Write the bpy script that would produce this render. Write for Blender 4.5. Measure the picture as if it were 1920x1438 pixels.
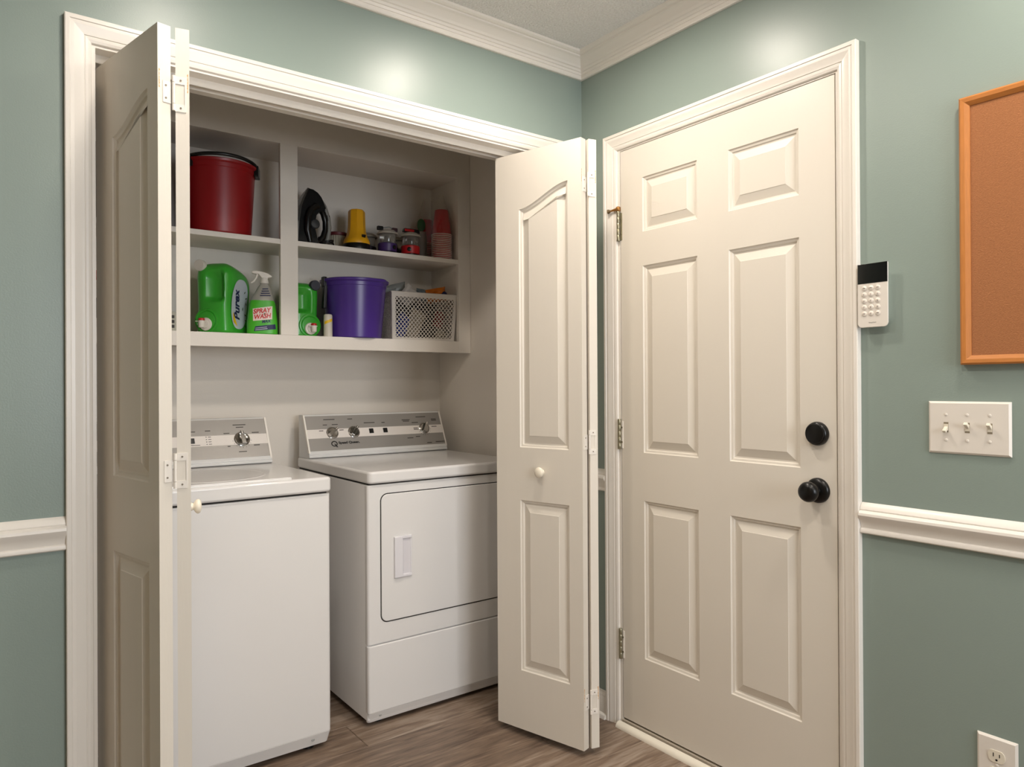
import bpy, bmesh, math, random
from mathutils import Vector, Matrix

random.seed(7)
for o in list(bpy.data.objects):
    bpy.data.objects.remove(o, do_unlink=True)
scene = bpy.context.scene
COL = scene.collection

# ------------------------------------------------------------------ camera
cam_data = bpy.data.cameras.new('camera')
cam = bpy.data.objects.new('camera', cam_data)
COL.objects.link(cam)
YAW, PITCH, ROLL = math.radians(36.7735), math.radians(0.1561), math.radians(-0.310)
fwd = Vector((math.sin(YAW) * math.cos(PITCH), math.cos(YAW) * math.cos(PITCH), math.sin(PITCH)))
r0 = Vector((math.cos(YAW), -math.sin(YAW), 0))
u0 = r0.cross(fwd)
rt = math.cos(ROLL) * r0 + math.sin(ROLL) * u0
up = -math.sin(ROLL) * r0 + math.cos(ROLL) * u0
cam.matrix_world = Matrix(((rt.x, up.x, -fwd.x, -1.8548), (rt.y, up.y, -fwd.y, -2.0316),
                           (rt.z, up.z, -fwd.z, 1.2138), (0, 0, 0, 1)))
cam_data.sensor_width = 36.0
cam_data.lens = 1353.1257 / 1920 * 36.0
cam_data.clip_start = 0.02
scene.camera = cam

# ------------------------------------------------------------------ world, exposure
world = bpy.data.worlds.new('world')
scene.world = world
world.use_nodes = True
world.node_tree.nodes['Background'].inputs[0].default_value = (1, 0.9, 0.78, 1)
world.node_tree.nodes['Background'].inputs[1].default_value = 0.02
scene.view_settings.view_transform = 'Standard'
scene.view_settings.look = 'None'
scene.view_settings.exposure = 0.0
scene.view_settings.gamma = 1.0
scene.view_settings.use_curve_mapping = False
LAMP_COLOR = (1.0, 0.902, 0.795)
LAMP_STRENGTH = 305.0
# daylight fill for the closet, through an unseen window added behind the viewer
FILL_WIN = (-1.35, -0.15, 0.85, 2.05)      # x0, x1, z0, z1
fill_l = bpy.data.lights.new('window_fill_light', 'AREA')
fill_l.shape = 'RECTANGLE'
fill_l.size, fill_l.size_y = FILL_WIN[1] - FILL_WIN[0], FILL_WIN[3] - FILL_WIN[2]
fill_l.energy = 54.0
fill_l.color = (0.90, 0.94, 1.0)
fill_o = bpy.data.objects.new('window_fill_light', fill_l)
COL.objects.link(fill_o)
fill_o.location = ((FILL_WIN[0] + FILL_WIN[1]) / 2, -3.80, (FILL_WIN[2] + FILL_WIN[3]) / 2)
fill_o.rotation_euler = (math.radians(90), 0, 0)
# recessed downlights in the ceiling: x, y, relative strength
LAMPS = [(-0.53, -0.52, 1.0), (-1.36, -0.60, 0.75), (-0.36, -1.62, 0.85), (-1.30, -1.68, 0.9), (-0.85, -2.75, 0.8), (-2.75, -1.70, 0.22)]  # last one is an unseen lamp added to light the left folding door


# ------------------------------------------------------------------ materials
def lin(h):
    h = h.lstrip('#')
    c = [int(h[i:i + 2], 16) / 255 for i in (0, 2, 4)]
    return tuple((x / 12.92 if x <= 0.04045 else ((x + 0.055) / 1.055) ** 2.4) for x in c) + (1,)


MATS = {}


def mat(name, color, rough=0.5, metal=0.0, bump=0.0, scale=80.0, stretch=(1, 1, 1), vary=0.0, vscale=6.0,
        spec=0.5, coat=0.0, emit=None, trans=0.0, alpha=1.0, detail=4.0, bdist=0.002):
    if name in MATS:
        return MATS[name]
    m = bpy.data.materials.new(name)
    m.use_nodes = True
    nt = m.node_tree
    b = nt.nodes['Principled BSDF']
    col = lin(color) if isinstance(color, str) else color
    b.inputs['Base Color'].default_value = col
    b.inputs['Roughness'].default_value = rough
    b.inputs['Metallic'].default_value = metal
    b.inputs['Specular IOR Level'].default_value = spec
    b.inputs['Coat Weight'].default_value = coat
    b.inputs['Coat Roughness'].default_value = 0.08
    b.inputs['Transmission Weight'].default_value = trans
    b.inputs['Alpha'].default_value = alpha
    if emit:
        b.inputs['Emission Color'].default_value = emit[0] + (1,) if len(emit[0]) == 3 else emit[0]
        b.inputs['Emission Strength'].default_value = emit[1]
    tc = nt.nodes.new('ShaderNodeTexCoord')
    mp = nt.nodes.new('ShaderNodeMapping')
    mp.inputs['Scale'].default_value = stretch
    nt.links.new(tc.outputs['Object'], mp.inputs['Vector'])
    if vary > 0:
        nz = nt.nodes.new('ShaderNodeTexNoise')
        nz.inputs['Scale'].default_value = vscale
        nz.inputs['Detail'].default_value = 5
        nt.links.new(mp.outputs[0], nz.inputs['Vector'])
        mx = nt.nodes.new('ShaderNodeMix')
        mx.data_type = 'RGBA'
        mx.inputs[6].default_value = tuple(max(0, c * (1 - vary)) for c in col[:3]) + (1,)
        mx.inputs[7].default_value = tuple(min(1, c * (1 + vary)) for c in col[:3]) + (1,)
        nt.links.new(nz.outputs['Fac'], mx.inputs[0])
        nt.links.new(mx.outputs[2], b.inputs['Base Color'])
    if bump > 0:
        nb = nt.nodes.new('ShaderNodeTexNoise')
        nb.inputs['Scale'].default_value = scale
        nb.inputs['Detail'].default_value = detail
        nt.links.new(mp.outputs[0], nb.inputs['Vector'])
        bp = nt.nodes.new('ShaderNodeBump')
        bp.inputs['Strength'].default_value = bump
        bp.inputs['Distance'].default_value = bdist
        nt.links.new(nb.outputs['Fac'], bp.inputs['Height'])
        nt.links.new(bp.outputs[0], b.inputs['Normal'])
    MATS[name] = m
    return m


WALL = mat('sage_green_paint', '#8c9a92', rough=0.36, bump=0.10, scale=260, vary=0.03, vscale=3)
CREAM = mat('closet_cream_paint', '#e2dbd1', rough=0.5, bump=0.15, scale=200, vary=0.02)
TRIM = mat('white_trim_paint', '#ece6dd', rough=0.32)
DOORW = mat('door_white_paint', '#e2dbcf', rough=0.4, bump=0.06, scale=90, vary=0.02, vscale=4)
BIFW = mat('bifold_grained_white', '#e1dace', rough=0.42, bump=0.10, scale=28, stretch=(6, 6, 0.55), vary=0.015, detail=6)
CEIL = mat('ceiling_popcorn', '#f2eee8', rough=0.95, bump=1.0, scale=150, vary=0.22, vscale=150, detail=3, bdist=0.008)
APPL = mat('appliance_white_enamel', '#e6e4e2', rough=0.17, spec=0.5, coat=0.15, vary=0.01)
APPLB = mat('appliance_lower_grey', '#b9b4ae', rough=0.4)
SEAM = mat('dark_seam', '#2b2826', rough=0.8)
CONS = mat('console_silver_grey', '#98948f', rough=0.38, metal=0.25)
CONW = mat('console_white_band', '#e4ddd6', rough=0.4)
CONR = mat('console_pale_rail', '#dcdcda', rough=0.2, coat=0.2)
CHROME = mat('chrome', '#c8c6c2', rough=0.12, metal=1.0)
INK = mat('black_ink', '#14110f', rough=0.6)
INKG = mat('grey_ink', '#38332f', rough=0.6)
BLACKP = mat('black_plastic', '#0b0b0c', rough=0.3)
BLACKM = mat('black_hardware', '#0d0c0c', rough=0.3, metal=0.3)
NICKEL = mat('nickel_hinge', '#a39d86', rough=0.35, metal=0.9, vary=0.15, vscale=60)
BRASS = mat('brass', '#9c6f3a', rough=0.4, metal=0.7)
WPLAS = mat('white_plastic', '#e3dcd2', rough=0.35)
IVORY = mat('ivory_plastic', '#e3dbc9', rough=0.35)
CORKF = mat('honey_oak_frame', '#b97536', rough=0.45, vary=0.18, vscale=40, stretch=(6, 6, 0.8))
CORK = mat('cork', '#a0683f', rough=0.9, bump=0.6, scale=380, vary=0.22, vscale=260)
RUST = mat('rust_chip', '#d3a36c', rough=0.8)
REDB = mat('red_bucket_plastic', '#8f1016', rough=0.35)
PURP = mat('purple_bucket_plastic', '#4a2f86', rough=0.3)
GREEN = mat('green_jug_plastic', '#37a62e', rough=0.28, coat=0.2)
GREEN2 = mat('green_label', '#4ab42a', rough=0.35)
REDT = mat('red_plastic', '#c8202a', rough=0.35)
YELLOW = mat('yellow_plastic', '#e3a512', rough=0.35)
CLEARG = mat('frosted_clear', '#d9d6cf', rough=0.12, trans=0.85, alpha=1.0)
GREYP = mat('grey_plastic', '#8b8a86', rough=0.4)
GREYB = mat('smoky_bottle', '#a8a49b', rough=0.2)
NAVY = mat('navy_print', '#1c2350', rough=0.5)
LABW = mat('label_silver_white', '#c4ccd4', rough=0.35, vary=0.08, vscale=25)
LABY = mat('label_yellow', '#e8bd1c', rough=0.4)
LABG = mat('label_leaf_green', '#3f5a33', rough=0.5)
PINKW = mat('label_pale_pink', '#f0dcd2', rough=0.4)
REDTX = mat('label_red', '#cf2424', rough=0.4)


def plank_mat():
    m = bpy.data.materials.new('vinyl_plank')
    m.use_nodes = True
    nt = m.node_tree
    N = nt.nodes
    L = nt.links
    b = N['Principled BSDF']
    b.inputs['Roughness'].default_value = 0.42
    tc = N.new('ShaderNodeTexCoord')
    oi = N.new('ShaderNodeObjectInfo')
    add = N.new('ShaderNodeVectorMath')
    add.operation = 'ADD'
    sc = N.new('ShaderNodeMath')
    sc.operation = 'MULTIPLY'
    sc.inputs[1].default_value = 37.0
    L.new(oi.outputs['Random'], sc.inputs[0])
    L.new(tc.outputs['Object'], add.inputs[0])
    L.new(sc.outputs[0], add.inputs[1])
    mp = N.new('ShaderNodeMapping')
    mp.inputs['Scale'].default_value = (1.6, 14, 14)
    L.new(add.outputs[0], mp.inputs['Vector'])
    n1 = N.new('ShaderNodeTexNoise')
    n1.inputs['Scale'].default_value = 2.2
    n1.inputs['Detail'].default_value = 8
    n1.inputs['Distortion'].default_value = 1.1
    L.new(mp.outputs[0], n1.inputs['Vector'])
    n2 = N.new('ShaderNodeTexNoise')
    n2.inputs['Scale'].default_value = 9
    n2.inputs['Detail'].default_value = 6
    L.new(mp.outputs[0], n2.inputs['Vector'])
    cr = N.new('ShaderNodeValToRGB')
    e = cr.color_ramp.elements
    e[0].position = 0.28
    e[0].color = lin('#5b4b40')
    e[1].position = 0.74
    e[1].color = lin('#ab9b8c')
    el = cr.color_ramp.elements.new(0.5)
    el.color = lin('#84705f')
    mixf = N.new('ShaderNodeMath')
    mixf.operation = 'MULTIPLY_ADD'
    mixf.inputs[1].default_value = 0.35
    L.new(n2.outputs['Fac'], mixf.inputs[0])
    m3 = N.new('ShaderNodeMath')
    m3.operation = 'MULTIPLY_ADD'
    m3.inputs[1].default_value = 0.72
    m3.inputs[2].default_value = -0.03
    L.new(n1.outputs['Fac'], m3.inputs[0])
    L.new(m3.outputs[0], mixf.inputs[2])
    rnd = N.new('ShaderNodeMath')
    rnd.operation = 'MULTIPLY_ADD'
    rnd.inputs[1].default_value = 0.16
    rnd.inputs[2].default_value = -0.10
    L.new(oi.outputs['Random'], rnd.inputs[0])
    a2 = N.new('ShaderNodeMath')
    a2.operation = 'ADD'
    L.new(mixf.outputs[0], a2.inputs[0])
    L.new(rnd.outputs[0], a2.inputs[1])
    L.new(a2.outputs[0], cr.inputs['Fac'])
    L.new(cr.outputs[0], b.inputs['Base Color'])
    bp = N.new('ShaderNodeBump')
    bp.inputs['Strength'].default_value = 0.18
    bp.inputs['Distance'].default_value = 0.001
    L.new(n2.outputs['Fac'], bp.inputs['Height'])
    L.new(bp.outputs[0], b.inputs['Normal'])
    return m


PLANK = plank_mat()


def film_mat():
    m = bpy.data.materials.new('clear_plastic_film')
    m.use_nodes = True
    nt = m.node_tree
    out = nt.nodes['Material Output']
    nt.nodes.remove(nt.nodes['Principled BSDF'])
    t = nt.nodes.new('ShaderNodeBsdfTransparent')
    t.inputs[0].default_value = (0.97, 0.96, 0.94, 1)
    g = nt.nodes.new('ShaderNodeBsdfGlossy')
    g.inputs['Roughness'].default_value = 0.12
    mx = nt.nodes.new('ShaderNodeMixShader')
    mx.inputs[0].default_value = 0.10
    nt.links.new(t.outputs[0], mx.inputs[1])
    nt.links.new(g.outputs[0], mx.inputs[2])
    nt.links.new(mx.outputs[0], out.inputs['Surface'])
    return m


FILM = film_mat()


# ------------------------------------------------------------------ mesh helpers
class MB:
    def __init__(self):
        self.v = []
        self.f = []
        self.m = []
        self.mi = 0

    def add(self, vs, fs):
        o = len(self.v)
        self.v += [tuple(p) for p in vs]
        for f in fs:
            self.f.append([i + o for i in f])
            self.m.append(self.mi)
        return self

    def face(self, pts):
        return self.add(pts, [list(range(len(pts)))])

    def box(self, x0, x1, y0, y1, z0, z1):
        return self.add([(x0, y0, z0), (x1, y0, z0), (x1, y1, z0), (x0, y1, z0), (x0, y0, z1), (x1, y0, z1), (x1, y1, z1), (x0, y1, z1)],
                        [(0, 3, 2, 1), (4, 5, 6, 7), (0, 1, 5, 4), (1, 2, 6, 5), (2, 3, 7, 6), (3, 0, 4, 7)])

    def obox(self, c, ax, ay, az, hx, hy, hz):
        c, ax, ay, az = Vector(c), Vector(ax), Vector(ay), Vector(az)
        vs = [c + sx * hx * ax + sy * hy * ay + sz * hz * az for sz in (-1, 1) for sx, sy in ((-1, -1), (1, -1), (1, 1), (-1, 1))]
        return self.add(vs, [(0, 3, 2, 1), (4, 5, 6, 7), (0, 1, 5, 4), (1, 2, 6, 5), (2, 3, 7, 6), (3, 0, 4, 7)])

    def prism(self, pts, fn, a0, a1):
        """pts 2-D polygon; fn(p, a) -> 3-D"""
        n = len(pts)
        vs = [fn(p, a0) for p in pts] + [fn(p, a1) for p in pts]
        fs = [list(range(n))[::-1], list(range(n, 2 * n))] + [(i, (i + 1) % n, n + (i + 1) % n, n + i) for i in range(n)]
        return self.add(vs, fs)

    def loft(self, rings, closed=True, cap=True):
        n = len(rings[0])
        vs = [p for r in rings for p in r]
        fs = []
        for k in range(len(rings) - 1):
            for i in range(n if closed else n - 1):
                j = (i + 1) % n
                fs.append((k * n + i, k * n + j, (k + 1) * n + j, (k + 1) * n + i))
        if cap and closed:
            fs.append(list(range(n))[::-1])
            fs.append(list(range((len(rings) - 1) * n, len(rings) * n)))
        return self.add(vs, fs)

    def lathe(self, prof, c=(0, 0, 0), n=40, M=None, cap=True):
        c = Vector(c)
        rings = []
        for r, z in prof:
            ring = []
            for i in range(n):
                a = 2 * math.pi * i / n
                p = Vector((r * math.cos(a), r * math.sin(a), z))
                if M is not None:
                    p = M @ p
                ring.append(c + p)
            rings.append(ring)
        return self.loft(rings, True, cap)

    def tube(self, path, r, n=10, closed=False):
        P = [Vector(p) for p in path]
        rings = []
        m = len(P)
        prev = None
        for i in range(m):
            if closed:
                t = P[(i + 1) % m] - P[(i - 1) % m]
            else:
                t = P[min(i + 1, m - 1)] - P[max(i - 1, 0)]
            t.normalize()
            a = prev if prev is not None else (Vector((0, 0, 1)) if abs(t.z) < 0.9 else Vector((1, 0, 0)))
            u = (a - t * a.dot(t)).normalized()
            prev = u
            w = t.cross(u)
            rr = r[i] if isinstance(r, (list, tuple)) else r
            rings.append([P[i] + rr * (math.cos(2 * math.pi * k / n) * u + math.sin(2 * math.pi * k / n) * w) for k in range(n)])
        if closed:
            rings.append(rings[0])
        return self.loft(rings, True, not closed)

    def cyl(self, p0, p1, r, n=20):
        return self.tube([p0, p1], r, n)


def empty(name, loc=(0, 0, 0), rz=0.0):
    o = bpy.data.objects.new(name, None)
    COL.objects.link(o)
    o.location = loc
    o.rotation_euler = (0, 0, rz)
    o.empty_display_size = 0.05
    return o


def origin_of(p):
    v = Vector((0, 0, 0))
    while p is not None:
        v += Vector(p.location)
        p = p.parent
    return v


def obj(name, mb, m, parent=None, bevel=0.0, seg=2, smooth=0.0, local=False, base=None):
    """one mesh object; coordinates are world unless local; base = own origin"""
    me = bpy.data.meshes.new(name)
    org = Vector((0, 0, 0))
    if not local:
        org = origin_of(parent) if parent is not None else Vector((0, 0, 0))
        if parent is None and base is not None:
            org = Vector(base)
    me.from_pydata([tuple(Vector(p) - org) for p in mb.v], [], mb.f)
    for mm in (m if isinstance(m, (list, tuple)) else [m]):
        me.materials.append(mm)
    for p, i in zip(me.polygons, mb.m):
        p.material_index = i
    bm = bmesh.new()
    bm.from_mesh(me)
    bmesh.ops.remove_doubles(bm, verts=bm.verts, dist=1e-5)
    bmesh.ops.recalc_face_normals(bm, faces=bm.faces)
    bm.to_mesh(me)
    bm.free()
    if smooth > 0:
        for p in me.polygons:
            p.use_smooth = True
        me.set_sharp_from_angle(angle=math.radians(smooth))
    o = bpy.data.objects.new(name, me)
    COL.objects.link(o)
    if parent is not None:
        o.parent = parent
    elif not local:
        o.location = org
    if bevel > 0:
        b = o.modifiers.new('bevel', 'BEVEL')
        b.width = bevel
        b.segments = seg
        b.limit_method = 'ANGLE'
        b.angle_limit = math.radians(40)
        for p in me.polygons:
            p.use_smooth = True
        me.set_sharp_from_angle(angle=math.radians(50))
        b.harden_normals = True
    return o


def tag(o, label=None, cat=None, group=None, kind=None):
    if label:
        o['label'] = label
    if cat:
        o['category'] = cat
    if group:
        o['group'] = group
    if kind:
        o['kind'] = kind
    return o


def thing(name, loc, label, cat, group=None, rz=0.0):
    return tag(empty(name, loc, rz), label, cat, group)


def structure(o, label=None):
    o['kind'] = 'structure'
    if label:
        o['label'] = label
    return o


def text_part(name, s, m, parent, origin, ex, ey, height, width=None, lift=0.0006, local=False, align='LEFT', shear=0.0, bold=0.0):
    cu = bpy.data.curves.new('t', 'FONT')
    cu.body = s
    cu.size = 1.0
    cu.align_x = 'LEFT'
    cu.shear = shear
    cu.offset = bold
    cu.resolution_u = 3
    to = bpy.data.objects.new('t', cu)
    COL.objects.link(to)
    dg = bpy.context.evaluated_depsgraph_get()
    me = bpy.data.meshes.new_from_object(to.evaluated_get(dg))
    bpy.data.objects.remove(to, do_unlink=True)
    xs = [v.co.x for v in me.vertices]
    ys = [v.co.y for v in me.vertices]
    x0, x1, y0, y1 = min(xs), max(xs), min(ys), max(ys)
    ex, ey = Vector(ex).normalized(), Vector(ey).normalized()
    n = ex.cross(ey)
    sy = height / (y1 - y0)
    sx = (width / (x1 - x0)) if width else sy
    ox = {'LEFT': x0, 'CENTER': (x0 + x1) / 2, 'RIGHT': x1}[align]
    org = Vector(origin) - (Vector((0, 0, 0)) if local or parent is None else origin_of(parent))
    for v in me.vertices:
        v.co = org + ex * ((v.co.x - ox) * sx) + ey * ((v.co.y - y0) * sy) + n * lift
    me.name = name
    me.materials.clear()
    me.materials.append(m)
    o = bpy.data.objects.new(name, me)
    COL.objects.link(o)
    o.parent = parent
    return o


def rrect(x0, x1, z0, z1, r, n=6):
    pts = []
    for cx, cz, a0 in ((x1 - r, z1 - r, 0), (x0 + r, z1 - r, 90), (x0 + r, z0 + r, 180), (x1 - r, z0 + r, 270)):
        for k in range(n + 1):
            a = math.radians(a0 + 90 * k / n)
            pts.append((cx + r * math.cos(a), cz + r * math.sin(a)))
    return pts


XZ = lambda p, a: (p[0], a, p[1])      # profile in x-z, extruded along y
YZ = lambda p, a: (a, p[0], p[1])      # profile in y-z, extruded along x
XY = lambda p, a: (p[0], p[1], a)      # profile in x-y, extruded along z


def offset_poly(pts, d):
    """inward offset of a CCW polygon"""
    n = len(pts)
    out = []
    for i in range(n):
        p0, p1, p2 = Vector(pts[i - 1]), Vector(pts[i]), Vector(pts[(i + 1) % n])
        e1 = (p1 - p0).normalized()
        e2 = (p2 - p1).normalized()
        n1 = Vector((-e1.y, e1.x))
        n2 = Vector((-e2.y, e2.x))
        k = 1 + n1.dot(n2)
        out.append(tuple(p1 + (n1 + n2) * (d / max(k, 0.3))))
    return out


EMBOSS = [(0.0, 0.0), (0.003, -0.004), (0.009, -0.0055), (0.012, -0.009), (0.016, -0.0095), (0.040, -0.0015), (0.0415, -0.0003)]


def emboss(mb, poly, m):
    loops = [[m(a, b, h) for a, b in (offset_poly(poly, d) if d else poly)] for d, h in EMBOSS]
    mb.loft(loops, True, False)
    mb.face(loops[-1])


# ------------------------------------------------------------------ the room shell
H = 2.44
RX, RY = -3.7, -3.7
CW, CB, CL = 0.015, 1.075, -1.72      # closet right wall x, back wall y, left wall x
JL, JR = -1.611, -0.098               # closet jamb faces
HJ = 2.05                             # closet head jamb
WT = 0.115

fl = structure(obj('floor', MB().box(RX, WT, RY, CB, -0.06, -0.004), mat('subfloor', '#3a2f27', rough=0.9)), 'grey brown wood-look plank floor')
pw, pl = 0.178, 1.22
row = 0
y = RY
rng = random.Random(3)
shift = [0.15, 0.75, 0.38, 1.02, 0.55, 0.9, 0.25]
while y < CB - 0.001:
    y1 = min(y + pw, CB)
    x = RX - shift[row % 7]
    while x < WT:
        xa, xb = max(x, RX), min(x + pl, WT)
        if y >= -0.02:
            xa, xb = max(xa, CL), min(xb, CW)
        if xb - xa > 0.01:
            o = obj('plank', MB().box(xa + 0.0006, xb - 0.0006, y + 0.0006, y1 - 0.0006, -0.004, 0.0), PLANK, fl)
            c = ((xa + xb) / 2, (y + y1) / 2, 0)
            for v in o.data.vertices:
                v.co -= Vector(c)
            o.location = c
            b = o.modifiers.new('bevel', 'BEVEL')
            b.width = 0.0012
            b.segments = 1
        x += pl
    y = y1
    row += 1

structure(obj('ceiling', MB().box(RX, WT, RY, CB + 0.1, H, H + 0.06), CEIL), 'textured popcorn ceiling')
mb = MB()
mb.box(RX, JL - 0.018, 0, WT, 0, H)
mb.box(JR + 0.018, 0.0, 0, WT, 0, H)
mb.box(JL - 0.018, JR + 0.018, 0, WT, HJ + 0.018, H)
structure(obj('wall_back', mb, WALL), 'sage green wall around the laundry closet opening')
DL, DR, DT, DB = -0.2037, -1.0024, 2.044, 0.031     # entry door slab
mb = MB()
mb.box(0, WT, DL + 0.021, 0.0, 0, H)
mb.box(0, WT, RY, DR - 0.021, 0, H)
mb.box(0, WT, DR - 0.021, DL + 0.021, DT + 0.021, H)
structure(obj('wall_right', mb, WALL), 'sage green wall with the white entry door')
structure(obj('wall_left', MB().box(RX - 0.1, RX, RY, 0.0, 0, H), mat('tan_bounce_paint', '#c9b08c', rough=0.6)), 'tan wall out of view on the left, coloured to warm the bounced light')  # unseen wall; tan chosen to bounce warm light onto the left folding door
mb = MB()
mb.box(RX, FILL_WIN[0], RY - 0.1, RY, 0, H)
mb.box(FILL_WIN[1], WT, RY - 0.1, RY, 0, H)
mb.box(FILL_WIN[0], FILL_WIN[1], RY - 0.1, RY, 0, FILL_WIN[2])
mb.box(FILL_WIN[0], FILL_WIN[1], RY - 0.1, RY, FILL_WIN[3], H)
structure(obj('wall_front', mb, WALL), 'sage green wall behind the viewer')
wn = structure(empty('added_window_1', ((FILL_WIN[0] + FILL_WIN[1]) / 2, RY - 0.05, FILL_WIN[2])), 'unseen white sash window behind the viewer, added for daylight fill')
mb = MB()
for a_, b_, c_, d_ in ((FILL_WIN[0], FILL_WIN[0] + 0.04, FILL_WIN[2], FILL_WIN[3]), (FILL_WIN[1] - 0.04, FILL_WIN[1], FILL_WIN[2], FILL_WIN[3]), (FILL_WIN[0], FILL_WIN[1], FILL_WIN[2], FILL_WIN[2] + 0.04), (FILL_WIN[0], FILL_WIN[1], FILL_WIN[3] - 0.04, FILL_WIN[3]),
                       (FILL_WIN[0], FILL_WIN[1], (FILL_WIN[2] + FILL_WIN[3]) / 2 - 0.02, (FILL_WIN[2] + FILL_WIN[3]) / 2 + 0.02)):
    mb.box(a_, b_, RY - 0.075, RY - 0.035, c_, d_)
obj('added_window_frame', mb, TRIM, wn)
mb = MB()
mb.box(FILL_WIN[0] - 0.06, FILL_WIN[1] + 0.06, RY, RY + 0.018, FILL_WIN[3], FILL_WIN[3] + 0.07)
mb.box(FILL_WIN[0] - 0.06, FILL_WIN[0], RY, RY + 0.018, FILL_WIN[2], FILL_WIN[3])
mb.box(FILL_WIN[1], FILL_WIN[1] + 0.06, RY, RY + 0.018, FILL_WIN[2], FILL_WIN[3])
mb.box(FILL_WIN[0] - 0.08, FILL_WIN[1] + 0.08, RY, RY + 0.05, FILL_WIN[2] - 0.03, FILL_WIN[2])
obj('added_window_casing', mb, TRIM, wn)
structure(obj('wall_closet_right', MB().box(CW, CW + 0.1, WT, CB + 0.1, 0, H), CREAM), 'cream side wall of the closet beside the dryer')
structure(obj('wall_closet_back', MB().box(CL, CW, CB, CB + 0.1, 0, H), CREAM), 'cream back wall of the closet')
structure(obj('wall_closet_left', MB().box(CL - 0.1, CL, WT, CB + 0.1, 0, H), CREAM), 'cream side wall of the closet beside the washer')

# crown moulding with a mitred corner
CROWN = [(0, 2.366), (0.009, 2.366), (0.012, 2.369), (0.012, 2.380), (0.015, 2.381), (0.017, 2.389), (0.021, 2.390), (0.024, 2.397),
         (0.029, 2.399), (0.033, 2.406), (0.041, 2.414), (0.051, 2.421), (0.059, 2.4245), (0.060, 2.429), (0.066, 2.430), (0.073, 2.434), (0.076, 2.440), (0, 2.440)]
cr = structure(empty('trim_1', (0, 0, 2.366)), 'white stepped crown moulding along the ceiling')
mb = MB()
mb.loft([[(RX, -d, z) for d, z in CROWN], [(-d, -d, z) for d, z in CROWN]])
obj('crown_moulding', mb, TRIM, cr, smooth=11)
mb = MB()
mb.loft([[(-d, -d, z) for d, z in CROWN], [(-d, RY, z) for d, z in CROWN]])
obj('crown_moulding', mb, TRIM, cr, smooth=11)

# chair rail
RAIL = [(0, 0.826), (0.009, 0.826), (0.013, 0.829), (0.0135, 0.834), (0.012, 0.838), (0.0075, 0.841), (0.009, 0.850), (0.014, 0.860), (0.020, 0.868),
        (0.0225, 0.874), (0.0215, 0.880), (0.017, 0.8845), (0.012, 0.886), (0.013, 0.889), (0.010, 0.896), (0.005, 0.903), (0.0, 0.906)]
rail = structure(empty('trim_2', (0, 0, 0.826)), 'white moulded chair rail at waist height')
for nm, a, b, ax in (('l', RX, -1.677, 'x'), ('c', -0.033, -0.0225, 'x'), ('d', 0.0, -0.1313, 'y'), ('r', -1.071, RY, 'y')):
    mb = MB()
    if ax == 'x':
        mb.loft([[(a, -d, z) for d, z in RAIL], [(b, -d, z) for d, z in RAIL]])
    else:
        mb.loft([[(-d, a, z) for d, z in RAIL], [(-d, b, z) for d, z in RAIL]])
    obj('chair_rail', mb, TRIM, rail, smooth=30)

# baseboards with quarter round
BASE = [(0, 0), (0.026, 0), (0.0255, 0.006), (0.022, 0.013), (0.013, 0.018), (0.013, 0.070), (0.011, 0.074), (0.011, 0.080), (0.008, 0.084), (0.006, 0.092), (0, 0.094)]
for nm, segs in (('baseboard_back', [('x', RX, -1.677), ('x', -0.033, -0.026)]), ('baseboard_right', [('y', 0.0, -0.1313), ('y', -1.071, RY)])):
    bb = structure(empty(nm, (0, 0, 0)), 'white baseboard with quarter round')
    for ax, a, b in segs:
        mb = MB()
        if ax == 'x':
            mb.loft([[(a, -d, z) for d, z in BASE], [(b, -d, z) for d, z in BASE]])
        else:
            mb.loft([[(-d, a, z) for d, z in BASE], [(-d, b, z) for d, z in BASE]])
        obj('base_moulding', mb, TRIM, bb, smooth=30)

# door casings, mitred, thick edge outside
CASE = [(0.0, 0.0), (0.0, 0.0165), (0.002, 0.018), (0.0105, 0.018), (0.012, 0.0155), (0.0145, 0.0155), (0.020, 0.0150), (0.027, 0.0128), (0.034, 0.0108),
        (0.041, 0.0100), (0.0425, 0.0078), (0.0445, 0.0088), (0.050, 0.0082), (0.056, 0.006), (0.058, 0.003), (0.058, 0.0)]
cs = structure(empty('trim_3', (0, 0, 0)), 'white moulded casing around the closet opening')
XO, XI, ZO = -1.677, -0.034, 2.114
mb = MB()
mb.loft([[(XO + w, -t, 0) for w, t in CASE], [(XO + w, -t, ZO - w) for w, t in CASE]])
obj('casing_leg', mb, TRIM, cs, smooth=11)
mb = MB()
mb.loft([[(XI - w, -t, 0) for w, t in CASE], [(XI - w, -t, ZO - w) for w, t in CASE]])
obj('casing_leg', mb, TRIM, cs, smooth=11)
mb = MB()
mb.loft([[(XO + w, -t, ZO - w) for w, t in CASE], [(XI - w, -t, ZO - w) for w, t in CASE]])
obj('casing_head', mb, TRIM, cs, smooth=11)
jb = structure(empty('trim_4', (0, 0.05, 0)), 'white jamb and sliding track of the closet opening')
obj('jamb', MB().box(JL - 0.018, JL, 0, WT, 0, HJ), TRIM, jb)
obj('jamb', MB().box(JR, JR + 0.018, 0, WT, 0, HJ), TRIM, jb)
obj('head_jamb', MB().box(JL - 0.018, JR + 0.018, 0, WT, HJ, HJ + 0.018), TRIM, jb)
mb = MB()
mb.box(JL, JR, 0.040, 0.044, 2.030, HJ)
mb.box(JL, JR, 0.072, 0.076, 2.030, HJ)
mb.box(JL, JR, 0.044, 0.072, 2.046, HJ)
obj('door_track', mb, TRIM, jb)
obj('track_cover', MB().box(JL, JR, 0.079, 0.112, 2.034, HJ), TRIM, jb, bevel=0.002)

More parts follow.
